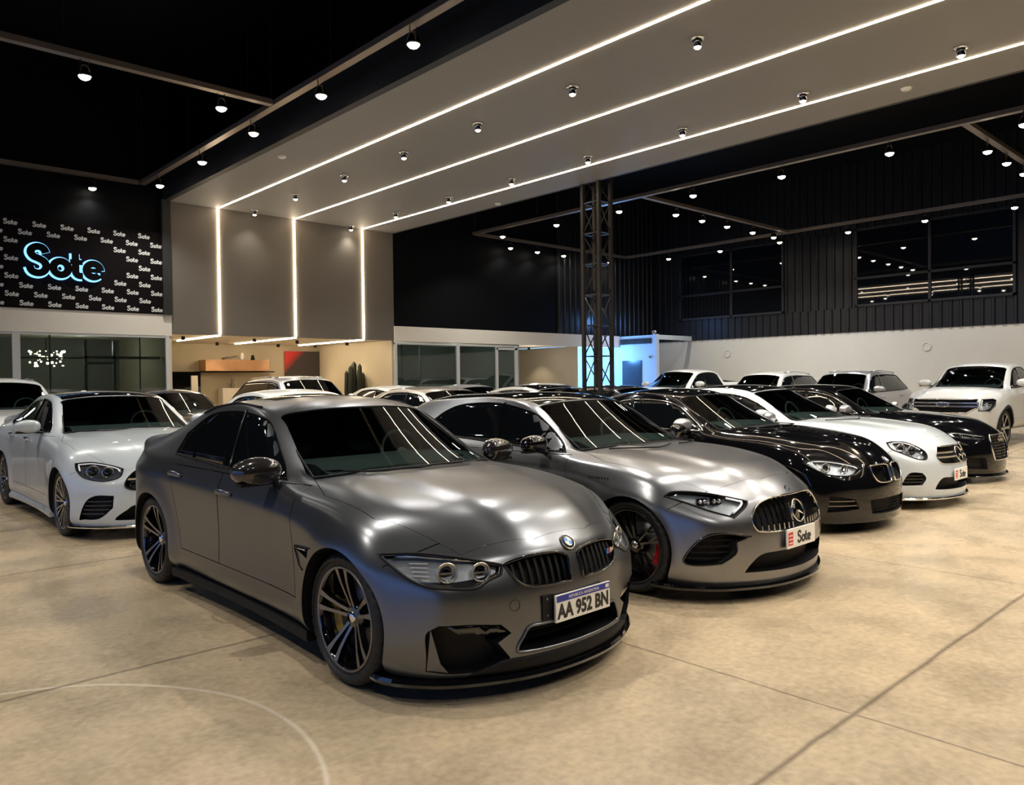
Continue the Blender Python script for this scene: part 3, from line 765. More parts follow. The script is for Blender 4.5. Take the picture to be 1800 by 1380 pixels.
def scale_poly(poly, s, cx=None, cz=None):
    cx = sum(p[0] for p in poly)/len(poly) if cx is None else cx; cz = sum(p[1] for p in poly)/len(poly) if cz is None else cz
    return [(cx+(p[0]-cx)*s, cz+(p[1]-cz)*s) for p in poly]
def mirx(poly): return [(-p[0], p[1]) for p in reversed(poly)]

def headlight(c, poly, style, sg):
    """recess lined dark, lamps inside, clear lens over it"""
    P = [(p[0]*sg, p[1]) for p in poly]
    lens = MB(); c.patch_mb(lens, 'F', P, .003, 1, .03, 0, .004); hl = lens.build('headlight', [LENS], c.root)
    cx = sum(p[0] for p in P)/len(P); cz = sum(p[1] for p in P)/len(P)
    def at(x, z, d): return c.pr('F', x, z)[0]+Vector((-sg*.3, 1, 0)).normalized()*d
    # reflector shell
    mb = MB(); c.patch_mb(mb, 'F', scale_poly(P, .93), -.035, 1, .03, 0, 0); 
    mb.build('lamp_reflector', [MGREY if style not in ('white', 'rings', 'drl') else mat('bright_reflector', (.42, .44, .45), .3, metal=.3)], hl)
    # chrome edge along the lower contour
    e = MB(); e.tube(c.lpath('F', scale_poly(P, .955), -.006, 1, .03, True), .0035, 6, 0, True); e.build('lamp_bezel', [SAT if style in ('rings', 'white') else BLK], hl)
    e = MB(); e.tube(c.lpath('F', P, .002, 1, .03, True), .006, 6, 0, True); e.build('lamp_surround', [BLK], hl)
    if style == 'rings':
        for x, z, r_ in ((.640, .617, .047), (.505, .614, .044)):
            p = at(x*sg, z, .012); M = frame_at(p, (sg*.45, -1, .1)); q = MB()
            ring_mb(q, M, r_, .0055, 0, 36, 8, sy=.98); ring_mb(q, M @ Matrix.Translation((0, 0, -.012)), r_*.80, .004, 1)
            q.sphere((0, 0, -.035), r_*.72, 10, 2, M, (1, 1, .6)); q.box(-r_*.9, r_*.9, -.004, .004, -.008, .002, 1, M)
            q.build('projector_lamp', [mat('lamp_ring', (.62, .58, .50), .25, metal=.8), CHR, GBLK], hl)
        q = MB(); c.patch_mb(q, 'F', [(a*sg, b) for a, b in ((.775, .592), (.73, .572), (.645, .560), (.55, .556), (.49, .584), (.435, .602), (.43, .612), (.52, .598), (.64, .590), (.70, .596))], -.030, 1, .02, 0, 0); q.build('lamp_mask', [BLK], hl)
        q = MB()
        for k in range(5):
            z = .590+k*.017; q.tube([at(sg*(.715-.006*k), z, .016), at(sg*(.765-.002*k), z+.002, .022)], .0035, 4, 0)
        q.tube([at(sg*.45, .655, .01), at(sg*.58, .672, .01), at(sg*.72, .690, .01), at(sg*.80, .690, .014)], .008, 6, 0)
        q.build('lamp_fins', [CHR], hl)
    elif style == 'drl':      # bright hook at the inner end with two projectors
        q = MB(); n = len(P)
        inner = sorted(range(n), key=lambda i: abs(P[i][0]))[:max(3, n//3)]
        ip = [scale_poly(P, .84)[i] for i in sorted(inner)]
        q.tube([at(a, b, .004) for a, b in ip], .008, 6, 0); q.build('daytime_light', [LAMP], hl)
        for t in (.35, .62):
            x = cx+(t-.5)*.28*sg; p = at(x, cz+.005-.05*(abs(x)-abs(cx)), .012); M = frame_at(p, (sg*.4, -1, .1)); q = MB()
            q.box(-.042, .042, -.024, .024, -.02, -.004, 1, M); q.sphere((-.018, 0, -.004), .017, 8, 0, M); q.sphere((.02, 0, -.004), .017, 8, 0, M)
            q.build('projector_lamp', [CHR, GBLK], hl)
    else:
        xs = sorted(abs(p[0]) for p in P); w_ = xs[-1]-xs[0]
        for t in (.36, .66):
            x = sg*(xs[0]+w_*t); zz = [s_ for s_ in wall_clip(P, [x])]
            z = (zz[0][1]+zz[0][3])/2 if zz else cz; h = (zz[0][3]-zz[0][1])*.36 if zz else .03
            p = at(x, z, .012); M = frame_at(p, (sg*.35, -1, .1)); q = MB()
            ring_mb(q, M, h, .005, 0, 28, 6); q.sphere((0, 0, -.012), h*.75, 8, 1, M, (1, 1, .6)); q.build('projector_lamp', [CHR, GBLK], hl)
        q = MB(); tp = [p for p in scale_poly(P, .86) if p[1] > cz-.01]; tp.sort(key=lambda p: abs(p[0]))
        q.tube([at(a, b, .006) for a, b in tp], .007, 6, 0); q.build('daytime_light', [LAMP], hl)
    return hl

def base_map(c):
    ym = YM[:5]; YT = c.sp['ym'][:5]; fx = c.sp['W']/1.877
    by = lambda y: float(np.interp(y, ym, YT)); bz = lambda z: float(np.interp(z, ZM, c.sp['zm']))
    return by, bz, fx
def std_panels(c, doors=4, roofm=False, hood0=.125):
    by, bz, fx = base_map(c); sp = c.sp
    def pl(p, n): return (p, n)
    Y = by; yb = sp.get('yb', [1.28, 2.38, 3.20]); seam = sp.get('doorseams')
    L = []
    nu = .05 if sp.get('noseup') else 0
    # bonnet
    hp = [((0, Y(hood0), 0), (0, 1, 0))]
    for s2 in (-1, 1):
        hp.append(((s2*.22*fx, Y(hood0+.01), 0), (-s2*.34, 1, 0)))
        a = Vector((s2*.555*fx, Y(.23), 0)); b = Vector((s2*.80*fx, Y(.66), 0)); d = b-a; hp.append((tuple(a), (-s2*abs(d.y), abs(d.x), 0)))
        hp.append(((s2*.80*fx, 0, 0), (-s2, 0, 0)))
        a = Vector((s2*.80*fx, Y(1.14), 0)); b = Vector((s2*.69*fx, Y(1.46), 0)); d = b-a; hp.append((tuple(a), (-s2*abs(d.y), -abs(d.x), 0)))
    hp.append(((0, Y(1.44), bz(.998)), (0, -1, -.15)))
    L.append(('bonnet', hp, ((-.82, .82), (Y(.05), Y(1.50)), (bz(.64), bz(1.03)+nu))))
    # bumper
    zb = bz(.66); ya = c.axles[0]
    L.append(('front_bumper', [((0, Y(.45), zb), (0, -1, -.9)), ((0, 0, bz(.50)), (0, 0, -1))] if False else [((0, Y(.47), bz(.655)), (0, -.75, -1))], ((-1.1, 1.1), (-.2, ya-c.sp['arch']*.9), (-.1, bz(.8)))))
    y1, y2, y3 = seam or (Y(1.28), (Y(2.38) if doors == 4 else c.axles[1]-.62), c.axles[1]-.57)
    zs, zt = bz(.35), bz(.945)
    for s2 in (-1, 1):
        bbx = ((.5, 1.1) if s2 > 0 else (-1.1, -.5))
        L.append(('front_door', [((0, y1, zs), (0, 1, -.15)), ((0, y2, 0), (0, -1, 0)), ((0, 0, zs), (0, 0, 1)), ((0, 0, zt), (0, 0, -1))], (bbx, (y1-.05, y2), (zs, zt))))
        if doors == 4:
            L.append(('rear_door', [((0, y2, 0), (0, 1, 0)), ((0, y3, zs), (0, -1, .36)), ((0, 0, zs), (0, 0, 1)), ((0, 0, zt), (0, 0, -1))], (bbx, (y2, y3+.4), (zs, zt))))
    if roofm:
        yw, ye = Y(2.16), (sp['ym'][4]+(-.02 if sp.get('tail') != 'hatch' else .0))
        L.append(('roof', [((.55*fx, 0, 0), (-1, 0, 0)), ((-.55*fx, 0, 0), (1, 0, 0)), ((0, yw-.08, bz(1.36)), (0, .5, 1)), ((0, ye, 0), (0, -1, 0))], ((-.6, .6), (Y(1.9), ye), (bz(1.30), 3))))
    return L
def cabin(c, y0, z0):
    """dashboard, steering wheel and seats seen through the windscreen"""
    by, bz, fx = base_map(c); o = MB()
    yd = by(1.62); zt = bz(1.02)
    o.prism([(by(1.42), z0+.0), (by(1.60), zt+.012), (by(2.02), zt+.004), (by(2.02), z0-.0)], -.60*fx, .60*fx, 'x')
    d = o.build('dashboard', [DARK], c.root)
    s = MB(); M = Matrix.Translation((.36*fx, by(2.04), zt-.015)) @ Matrix.Rotation(R(68), 4, 'X')
    ring_mb(s, M, .175, .014, 0, 32, 8); s.box(-.17, .17, -.02, .02, -.01, .01, 0, M); s.sphere((0, 0, 0), .05, 8, 0, M, (1, 1, .4))
    s.build('steering_wheel', [mat('wheel_leather', (.05, .07, .07), .5)], c.root)
    for sx in (-.36, .36):
        q = MB(); zz = bz(1.0)
        q.prism([(by(2.42), zz+.0), (by(2.55), zz+.20*(bz(1.43)-bz(.955))/.475), (by(2.60), zz+.20), (by(2.58), zz)], (sx-.22)*fx, (sx+.22)*fx, 'x')
        q.box((sx-.12)*fx, (sx+.12)*fx, by(2.54), by(2.62), zz+.19, zz+.31, 0)
        q.build('seat', [DARK], c.root, .03)
def windscreen(c, half, depth=1.25, inner=True):
    """half: (x, z) from the bottom centre to the top centre"""
    full = [p for p in half]+[(-p[0], p[1]) for p in reversed(half) if p[0] > 1e-6]
    full = catmull(full, 5, True, [i for i, p in enumerate(full) if abs(abs(p[0])-max(q[0] for q in half)) < 1e-6 or abs(p[0]) == sorted(q[0] for q in half)[-1]])
    if inner: c.cut('F', full, depth, dirv=(0, 1, -.02), step=.08)
    return full
def windscreen_glass(c, full, inner=True, parent=None):
    mb = MB(); c.patch_mb(mb, 'F', full, .002, 1, .06, 0, 0)
    P = np.array(mb.v); B = lambda x, z: np.stack([np.ones_like(x), z, z*z*.35, x*x], 1)
    k, *_ = np.linalg.lstsq(B(P[:, 0], P[:, 2]), P[:, 1]-.35*0, rcond=None); yf = lambda x, z: float(B(np.array([x]), np.array([z])) @ k)-.006
    mb.v = [(x, yf(x, z), z) for x, y, z in mb.v]; n0 = len(mb.v); rim = [(p[0], p[1]) for p in full]; n = len(rim)
    mb.add([(x, yf(x, z), z) for x, z in rim]+[(x, yf(x, z)+.03, z) for x, z in rim], [(i, (i+1) % n, n+(i+1) % n, n+i) for i in range(n)], 0, False)
    o = mb.build('windscreen', [WSG if inner else GLS], c.root)
    e = MB(); e.tube([(x, yf(x, z), z) for x, z in rim], .007, 6, 0, True); e.build('windscreen_seal', [BLK], o)
    return o
def wipers(c, pts_list):
    for a, b in pts_list:
        mb = MB(); P = []
        for i in range(7):
            t = i/6; P.append(c.pr('F', a[0]+(b[0]-a[0])*t, a[1]+(b[1]-a[1])*t, 1, .014)[0])
        mb.tube(P, .006, 5); mb.build('wiper', [BLK], c.root)
def side_glass(c, poly, bp=None, corners=(), trim=None, split=True):
    for sg in (-1, 1):
        full = catmull(poly, 4, True, corners)
        mb = MB(); c.patch_mb(mb, 'S', full, .002, sg, .06, 0, .004); o = mb.build('side_window', [GLS], c.root)
        e = MB(); e.tube(c.lpath('S', full, .003, sg, .06, True), .007, 6, 0, True, flat=.6); e.build('window_trim', [trim or BLK], o)
        for ln in (bp or []):
            w_ = .03 if ln is bp[0] else .012
            e = MB(); (a, b) = ln; P = [c.pr('S', a[0]+(b[0]-a[0])*i/6, a[1]+(b[1]-a[1])*i/6, sg, .004)[0] for i in range(7)]
            e.tube(P, w_, 4, 0, flat=.25, up=(1, 0, 0)); e.build('window_pillar', [GBLK], o)
def rear_bits(c):
    by, bz, fx = base_map(c); sp = c.sp; zb = sp['zm'][3]; zr = sp['zm'][4]; hatch = sp.get('tail') == 'hatch'
    P = [(-.56*fx, zb+.17), (.56*fx, zb+.17), (.49*fx, zr-.10), (-.49*fx, zr-.10)]
    c.patch('rear_window', 'R', catmull(P, 4, True, (0, 1, 2, 3)), [GLS], .003, step=.08)
    for sg in (-1, 1):
        zt = zb-.10; c.patch('tail_light', 'R', [(sg*.38*fx, zt-.09), (sg*.60*fx, zt-.09), (sg*.66*fx, zt-.02), (sg*.62*fx, zt+.03), (sg*.38*fx, zt+.02)], [TAIL], .004, step=.06)
def outline_cut(c, poly, depth, **k): c.cut('F', poly, depth, step=.04, **k)
def bezel(c, poly, r, m, name, parent=None, off=.002, flat=1.0, **k):
    mb = MB(); mb.tube(c.lpath('F', poly, off, 1, .03, True), r, 6, 0, True, flat=flat); return mb.build(name, m, parent or c.root, **k)
def swap_roof(parts, m):
    for o in parts:
        if o.name.startswith('roof'): o.data.materials[0] = m
def four_wheels(c, style, det=2, **k):
    for ya in c.axles:
        for sg in (-1, 1): wheel(c, sg, ya, style, det if sg < 0 or c.sp['name'] == 'pickup' else 1, **k)
# ================================================================ the cars of the photograph
def car_root(name, loc, rz, label, group=None):
    return empty(name, (loc[0], loc[1], 0), rz, label=label, cat='car', group=group)
GREY_SATIN = mat('satin_grey_paint', (.165, .172, .185), .29, metal=.9)
GREY_AMG = mat('satin_magno_paint', (.255, .26, .275), .28, metal=.9)
BLACK_PAINT = mat('black_paint', (.003, .003, .004), .10, coat=1, spec=.05)
WHITE_PAINT = mat('white_paint', (.50, .54, .56), .3, coat=1)
CREAM_WHITE = mat('polar_white_paint', (.60, .60, .57), .3, coat=1)
SILVER_PAINT = mat('silver_paint', (.48, .48, .50), .30, metal=.7, coat=1)
BEIGE_PAINT = mat('beige_paint', (.42, .38, .34), .28, metal=.7, coat=1)
DGREY_PAINT = mat('dark_grey_paint', (.05, .05, .055), .2, metal=.5, coat=1)
WSM = [(0, 1.008), (.40, .998), (.685, .972), (.650, 1.06), (.580, 1.25), (.545, 1.315), (.30, 1.348), (0, 1.356)]
def ws_for(c, wb=None):
    by, bz, fx = base_map(c); return [(x*fx*(c.sp.get('cabin', 1) if z > 1.2 else 1), bz(z)) for x, z in WSM]

def build_m3():
    c = Car(SPEC['m3'], 3); c.sp['doorseams'] = (1.27, 2.38, 3.04)
    c.root = car_root('car', POS['m3'], 0, 'matte dark grey saloon nearest the camera, with carbon mirrors and a blue-topped number plate')
    full = windscreen(c, ws_for(c)); c.cut_wheels()
    kid = [(.036, .640), (.10, .664), (.24, .668), (.345, .655), (.400, .640), (.372, .585), (.325, .540), (.22, .523), (.046, .522)]
    kid = catmull(kid, 4, True, (0, 4, 8))
    for sg in (-1, 1): c.cut('F', kid, .09, sg, step=.03)
    cen = catmull([(0, .345), (.25, .345), (.315, .340), (.345, .300), (.372, .245), (.33, .222), (0, .215)], 4, False, (0, 6))
    cenf = cen+mirx(cen)[1:-1]; cenf = [p for i, p in enumerate(cenf) if i == 0 or abs(p[0]-cenf[i-1][0])+abs(p[1]-cenf[i-1][1]) > 1e-4]
    c.cut('F', cenf, .14, step=.05)
    sid = catmull([(.455, .372), (.60, .388), (.715, .390), (.757, .350), (.752, .25), (.742, .165), (.64, .150), (.46, .150), (.405, .205), (.468, .285), (.405, .325)], 4, True, (2, 5, 7, 8, 9, 10, 0))
    for sg in (-1, 1): c.cut('F', sid, .10, sg, step=.04)
    hd = catmull([(.855, .703), (.72, .704), (.58, .684), (.46, .655), (.405, .640), (.425, .600), (.49, .578), (.55, .550), (.643, .553), (.733, .566), (.785, .596), (.822, .645)], 4, True, (0, 4, 5))
    for sg in (-1, 1): c.cut('F', hd, .07, sg, step=.03)
    gill = [(1.075, .655), (1.265, .638), (1.265, .620), (1.09, .600)]
    for sg in (-1, 1): c.cut('S', gill, .02, sg, step=.04)
    parts = c.finish(GREY_SATIN, BLK, std_panels(c))
    windscreen_glass(c, full); cabin(c, 0, .98)
    side_glass(c, [(1.60, .962), (1.79, 1.080), (2.03, 1.235), (2.20, 1.300), (2.57, 1.335), (3.00, 1.318), (3.22, 1.265), (3.385, 1.150), (3.30, 1.010), (2.79, .990), (2.24, .972)], [((2.50, 1.335), (2.31, .972)), ((3.19, 1.272), (2.96, .995))], (0, 7, 8), BLK)
    for sg in (-1, 1):
        headlight(c, hd, 'rings', sg)
        kp = [(p[0]*sg, p[1]) for p in kid]
        g = bezel(c, kp, .0065, [GBLK], 'kidney_grille', off=.004)
        xs = [sg*(.06+.042*i) for i in range(8)]
        bars(c, wall_clip(kp, xs), .012, [BLK], 'grille_slat', g, .018, flat=.35, up=(0, 1, 0))
        # bright bumper blade standing in the side intake
        b = MB(); P = [c.pr('F', sg*x, z, 1, -.004)[0] for x, z in ((.742, .372), (.700, .205), (.662, .155), (.738, .160))]
        b.add(P+[p+Vector((0, .03, 0)) for p in P], [(0, 1, 2, 3), (7, 6, 5, 4), (0, 4, 5, 1), (1, 5, 6, 2), (2, 6, 7, 3), (3, 7, 4, 0)]); b.build('intake_blade', [GREY_SATIN], c.root)
        b = MB(); c.patch_mb(b, 'F', [(sg*.69, .386), (sg*.47, .374), (sg*.405, .322), (sg*.64, .342)], -.008, 1, .03, 0, .01); b.build('intake_flap', [GBLK], c.root)
        skirt(c, sg, 1.18, 3.22, .125, .185, -.012, BLK)
        mirror_part(c, sg, 1.67, 1.015, CARB, 1.14, reach=.125)
        handle(c, sg, 2.26, .822, GREY_SATIN); handle(c, sg, 3.12, .868, GREY_SATIN)
        gl = MB(); gl.tube(c.lpath('S', [(1.055, .66), (1.275, .640), (1.275, .618), (1.21, .545), (1.15, .53)], .002, sg), .004, 6); gl.build('fender_vent', [BLK], c.root)
        e = MB(); e.tube(c.lpath('S', [(1.10, .645), (1.25, .630)], .004, sg), .007, 6); e.build('vent_bar', [CHR], c.root)
    bezel(c, cenf, .008, [GREY_SATIN], 'intake_frame')
    e = MB()
    for k in range(3): e.tube([c.pr('F', x, .25+k*.035)[0]+Vector((0, .10, 0)) for x in (-.32, -.16, 0, .16, .32)], .004, 4)
    e.build('intake_mesh', [BLK], c.root)
    b = MB(); M = frame_at(c.pr('F', -.215, .418, 1, .003)[0], (-.05, -1, 0)); b.box(-.03, .04, -.06, .06, -.01, .003, 0, M)
    for zz in (-.04, .04): b.lathe([(0, .005), (.005, .005), (.005, 0)], 10, 'z', (0, zz, 0), 1, M)
    b.build('plate_bracket', [BLK, DISC], c.root)
    plate(c, .02, .405, 'AA 952 BN'); emblem(c, 'roundel', 0, .697, .041)
    b = MB(); t = [c.pr('F', -.386, .454, 1, .001)[0]]; M = frame_at(t[0], c.pr('F', -.386, .454)[1]); ring_mb(b, M, .026, .0012, 0, 30, 4); b.build('tow_cover', [BLK], c.root)
    b = MB(); M = frame_at(c.pr('F', .335, .600)[0]+Vector((0, .004, 0)), (0.2, -1, 0))
    for k, mm in enumerate((0, 1, 2)): b.box(-.030+.010*k, -.022+.010*k, -.014, .014, 0, .006, mm, M)
    text_mb(b, 'M', .045, M @ Matrix.Translation((.02, 0, .004)), .002, .001, 3); b.build('grille_badge', [LBLUE, BLU, RED, CHR], c.root)
    splitter(c, .088, .122, .016, a=.92); 
    c.patch('lower_valance', 'F', [(-.60, .132), (.60, .132), (.44, .198), (-.44, .198)], [BLK], .004, step=.03)
    wipers(c, [((-.60, .985), (-.10, 1.012)), ((.0, 1.013), (.45, 1.010))])
    # sunroof glass
    c.patch('sunroof', 'T', catmull([(-.40, 2.50), (.40, 2.50), (.40, 3.10), (-.40, 3.10)], 4, True, (0, 1, 2, 3)), [GBLK], .004)
    for sg in (-1, 1):
        e = MB(); e.tube([c.pr('T', sg*x, y, 1, .006)[0] for x, y in ((.575, 2.35), (.565, 2.75), (.56, 3.15), (.565, 3.35))], .012, 6, flat=.7); e.build('roof_strip', [BLK], c.root)
    rear_bits(c); four_wheels(c, 'm3')
    return c

def build_amg():
    c = Car(SPEC['amg'], 3); c.sp['doorseams'] = (1.40, 2.36, 3.05)
    c.root = car_root('car', POS['amg'], 0, 'matte grey hatchback with black roof, red brake calipers and upright-slat grille')
    full = windscreen(c, ws_for(c)); c.cut_wheels()
    gr = catmull([(0, .690), (.20, .690), (.33, .672), (.415, .630), (.470, .560), (.455, .495), (.40, .474), (.20, .462), (0, .460)], 4, False, (0, 8))
    grf = gr+mirx(gr)[1:-1]; c.cut('F', grf, .08, step=.04)
    hd = catmull([(.858, .718), (.79, .745), (.62, .728), (.44, .675), (.475, .640), (.58, .578), (.685, .622), (.77, .672)], 4, True, (0, 3, 5))
    sid = catmull([(.850, .290), (.82, .38), (.755, .465), (.66, .482), (.50, .450), (.60, .420), (.605, .345), (.69, .280), (.80, .266)], 4, True, (4, 5, 7))
    low = catmull([(0, .330), (.28, .330), (.42, .322), (.50, .262), (.54, .205), (0, .190)], 4, False, (0, 5, 4))
    lowf = low+mirx(low)[1:-1]; c.cut('F', lowf, .10, step=.05)
    for sg in (-1, 1): c.cut('F', hd, .07, sg, step=.03); c.cut('F', sid, .09, sg, step=.04)
    parts = c.finish(GREY_AMG, BLK, std_panels(c, roofm=True, hood0=.20)); swap_roof(parts, GBLK)
    windscreen_glass(c, full); cabin(c, 0, .97)
    side_glass(c, [(1.56, .952), (1.72, 1.06), (1.90, 1.175), (2.10, 1.262), (2.52, 1.322), (3.00, 1.305), (3.25, 1.235), (3.42, 1.10), (3.36, 1.045), (2.77, 1.010), (2.2, .985)], [((2.44, 1.325), (2.31, .990)), ((3.10, 1.282), (3.02, 1.03))], (0, 7), BLK)
    g = bezel(c, grf, .007, [CHR], 'radiator_grille', off=.003)
    bars(c, [s_ for s_ in wall_clip(grf, [sg*(.085+.052*i) for i in range(8) for sg in (-1, 1)])], .011, [CHR], 'grille_slat', g, .012, flat=.4, up=(0, 1, 0))
    emblem(c, 'star', 0, .580, .078, -.012)
    for sg in (-1, 1):
        headlight(c, hd, 'drl', sg); sp_ = [(p[0]*sg, p[1]) for p in sid]
        bezel(c, sp_, .008, [GBLK], 'intake_frame')
        bars(c, hclip(scale_poly(sp_, .93), [.31, .35, .39, .43]), .006, [BLK], 'intake_louvre', None, .045)
        mirror_part(c, sg, 1.74, 1.02, GBLK, .95); handle(c, sg, 2.20, .868, CHR); handle(c, sg, 2.98, .90, CHR)
        skirt(c, sg, 1.24, 3.18, .11, .17, .02, GBLK)
        t = MB(); M = frame_at(c.pr('S', 1.12, .80, sg, .003)[0], (sg, 0, 0)); [t.box(-.10+.026*k, -.082+.026*k, -.008, .008, 0, .003, 0, M) for k in range(8)]; t.build('fender_badge', [CHR], c.root)
    plate(c, -.035, .405, 'Sote'); splitter(c, .090, .125, .022, a=.9)
    t = MB(); M = frame_at(c.pr('F', 0, .725, 1, .002)[0], c.pr('F', 0, .725)[1]); ring_mb(t, M, .022, .004, 0, 24, 5); t.build('bonnet_badge', [CHR], c.root)
    wipers(c, [((-.56, .968), (-.08, .992)), ((.0, .99), (.42, .99))]); rear_bits(c); four_wheels(c, 'amg')
    return c

def build_coupe():
    c = Car(SPEC['coupe'], 3); c.sp['doorseams'] = (1.36, 2.62, 3.0)
    c.root = car_root('car', POS['coupe'], 0, 'glossy black two-door coupe with chrome-rimmed twin grille and silver mirrors')
    full = windscreen(c, ws_for(c)); c.cut_wheels()
    kid = catmull([(.035, .640), (.10, .655), (.25, .655), (.325, .645), (.318, .560), (.27, .500), (.15, .487), (.045, .490)], 4, True, (0, 3, 7))
    hd = catmull([(.845, .690), (.80, .710), (.64, .703), (.47, .655), (.42, .622), (.52, .572), (.66, .570), (.76, .596)], 4, True, (0, 4))
    low = catmull([(0, .335), (.36, .330), (.395, .32), (.37, .22), (.33, .19), (0, .18)], 4, False, (0, 5)); lowf = low+mirx(low)[1:-1]
    fog = [(.758, .386), (.56, .345), (.515, .25), (.77, .222)]
    for sg in (-1, 1): c.cut('F', kid, .08, sg, step=.03); c.cut('F', hd, .06, sg, step=.03); c.cut('F', fog, .08, sg)
    c.cut('F', lowf, .09, step=.05)
    c.finish(BLACK_PAINT, BLK, std_panels(c, doors=2))
    windscreen_glass(c, full); cabin(c, 0, .96)
    side_glass(c, [(1.70, .949), (1.90, 1.085), (2.08, 1.200), (2.30, 1.262), (2.68, 1.280), (3.00, 1.24), (3.26, 1.12), (3.16, .995), (2.6, .965)], [((2.78, 1.28), (2.66, .968))], (0, 6, 7), CHR)
    for sg in (-1, 1):
        headlight(c, hd, 'white', sg); kp = [(p[0]*sg, p[1]) for p in kid]
        g = bezel(c, kp, .010, [CHR], 'kidney_grille', off=.004)
        bars(c, wall_clip(kp, [sg*(.06+.032*i) for i in range(8)]), .008, [GBLK], 'grille_slat', g, .02, flat=.5, up=(0, 1, 0))
        mirror_part(c, sg, 1.86, 1.02, SILVER_PAINT, .95); handle(c, sg, 2.5, .85, BLACK_PAINT)
        fp = [(p[0]*sg, p[1]) for p in fog]; bars(c, hclip(fp, [.285, .33]), .007, [SAT], 'intake_louvre', None, .012)
    bars(c, hclip(lowf, [.215, .245, .275, .305])+wall_clip(lowf, [i*.05-.35 for i in range(15)]), .004, [BLK], 'intake_mesh', None, .03)
    emblem(c, 'roundel', 0, .690, .039); wipers(c, [((-.55, .955), (-.08, .985)), ((.0, .985), (.42, .98))])
    rear_bits(c); four_wheels(c, 'dark')
    return c

def build_eco():
    c = Car(SPEC['eco'], 3); c.sp['doorseams'] = (1.50, 2.85, 3.2)
    c.root = car_root('car', POS['eco'], 0, 'white coupe with black roof and big star in chrome-barred grille, between two black cars')
    full = windscreen(c, ws_for(c)); c.cut_wheels()
    gr = catmull([(0, .703), (.30, .702), (.375, .690), (.44, .610), (.42, .530), (.28, .512), (0, .508)], 4, False, (0, 6)); grf = gr+mirx(gr)[1:-1]
    hd = catmull([(.80, .757), (.69, .770), (.60, .742), (.54, .653), (.58, .576), (.68, .580), (.765, .645), (.81, .69)], 4, True, (0,))
    sid = catmull([(.815, .305), (.765, .425), (.665, .425), (.625, .363), (.665, .288), (.81, .283)], 4, True, (2, 4, 5))
    low = catmull([(0, .355), (.27, .358), (.42, .352), (.50, .252), (.44, .225), (0, .215)], 4, False, (0, 5)); lowf = low+mirx(low)[1:-1]
    for sg in (-1, 1): c.cut('F', hd, .06, sg, step=.03); c.cut('F', sid, .08, sg)
    c.cut('F', grf, .07, step=.04); c.cut('F', lowf, .09, step=.05)
    parts = c.finish(WHITE_PAINT, BLK, std_panels(c, doors=2, roofm=True, hood0=.20)); swap_roof(parts, GBLK)
    windscreen_glass(c, full); cabin(c, 0, .98)
    side_glass(c, [(1.86, .96), (2.10, 1.12), (2.30, 1.22), (2.55, 1.29), (3.0, 1.31), (3.4, 1.26), (3.72, 1.10), (3.55, 1.0), (2.8, .98)], [((3.08, 1.31), (3.0, .985))], (0, 6, 7), CHR)
    g = bezel(c, grf, .008, [CHR], 'radiator_grille', off=.003)
    bars(c, hclip(grf, [.585, .635]), .014, [CHR], 'grille_slat', g, .008, flat=.6, up=(0, 1, 0))
    emblem(c, 'star', 0, .607, .090, -.006)
    for sg in (-1, 1):
        headlight(c, hd, 'proj', sg); sp_ = [(p[0]*sg, p[1]) for p in sid]; bars(c, hclip(sp_, [.32, .355, .39]), .007, [GBLK], 'intake_louvre', None, .03)
        mirror_part(c, sg, 2.02, 1.04, WHITE_PAINT, 1.0); handle(c, sg, 2.75, .87, WHITE_PAINT)
        skirt(c, sg, 1.26, 3.28, .13, .2, .01, WHITE_PAINT)
    plate(c, -.06, .385, 'Sote'); splitter(c, .115, .14, .025, a=.85, m=CHR)
    wipers(c, [((-.57, .97), (-.08, .995)), ((.0, .995), (.42, .99))]); rear_bits(c); four_wheels(c, 'dark')
    return c

def build_audi():
    c = Car(SPEC['audi'], 3); c.sp['doorseams'] = (1.40, 2.38, 3.05)
    c.root = car_root('car', POS['audi'], 0, 'glossy black car with large chrome-framed single grille, last of the front row')
    full = windscreen(c, ws_for(c)); c.cut_wheels()
    gr = catmull([(0, .672), (.24, .672), (.30, .655), (.345, .52), (.30, .345), (.25, .325), (0, .322)], 4, False, (0, 6)); grf = gr+mirx(gr)[1:-1]
    hd = catmull([(.79, .705), (.69, .710), (.55, .684), (.40, .655), (.42, .622), (.47, .612), (.66, .628), (.77, .655)], 4, True, (0, 3))
    for sg in (-1, 1): c.cut('F', hd, .06, sg, step=.03); c.cut('F', [(.46, .36), (.72, .38), (.74, .22), (.42, .20)], .07, sg)
    c.cut('F', grf, .07, step=.04)
    c.finish(BLACK_PAINT, BLK, std_panels(c))
    windscreen_glass(c, full); cabin(c, 0, .96)
    side_glass(c, [(1.72, .945), (1.95, 1.08), (2.15, 1.19), (2.4, 1.26), (2.8, 1.29), (3.2, 1.26), (3.55, 1.12), (3.45, .995), (2.6, .965)], [((2.62, 1.29), (2.5, .965))], (0, 6, 7), CHR)
    g = bezel(c, grf, .012, [CHR], 'radiator_grille', off=.004)
    bars(c, hclip(grf, [.36+.04*i for i in range(8)])+wall_clip(grf, [-.28+.07*i for i in range(9)]), .004, [GBLK], 'grille_slat', g, .02)
    emblem(c, 'rings', 0, .615, .045, .004, n=(0, -1, .1))
    for sg in (-1, 1):
        headlight(c, hd, 'proj', sg); mirror_part(c, sg, 1.86, 1.02, SILVER_PAINT, .95); handle(c, sg, 2.3, .85, BLACK_PAINT); handle(c, sg, 3.0, .87, BLACK_PAINT)
    splitter(c, .09, .115, .03, a=.85); wipers(c, [((-.55, .955), (-.08, .985))]); rear_bits(c); four_wheels(c, 'dark')
    return c

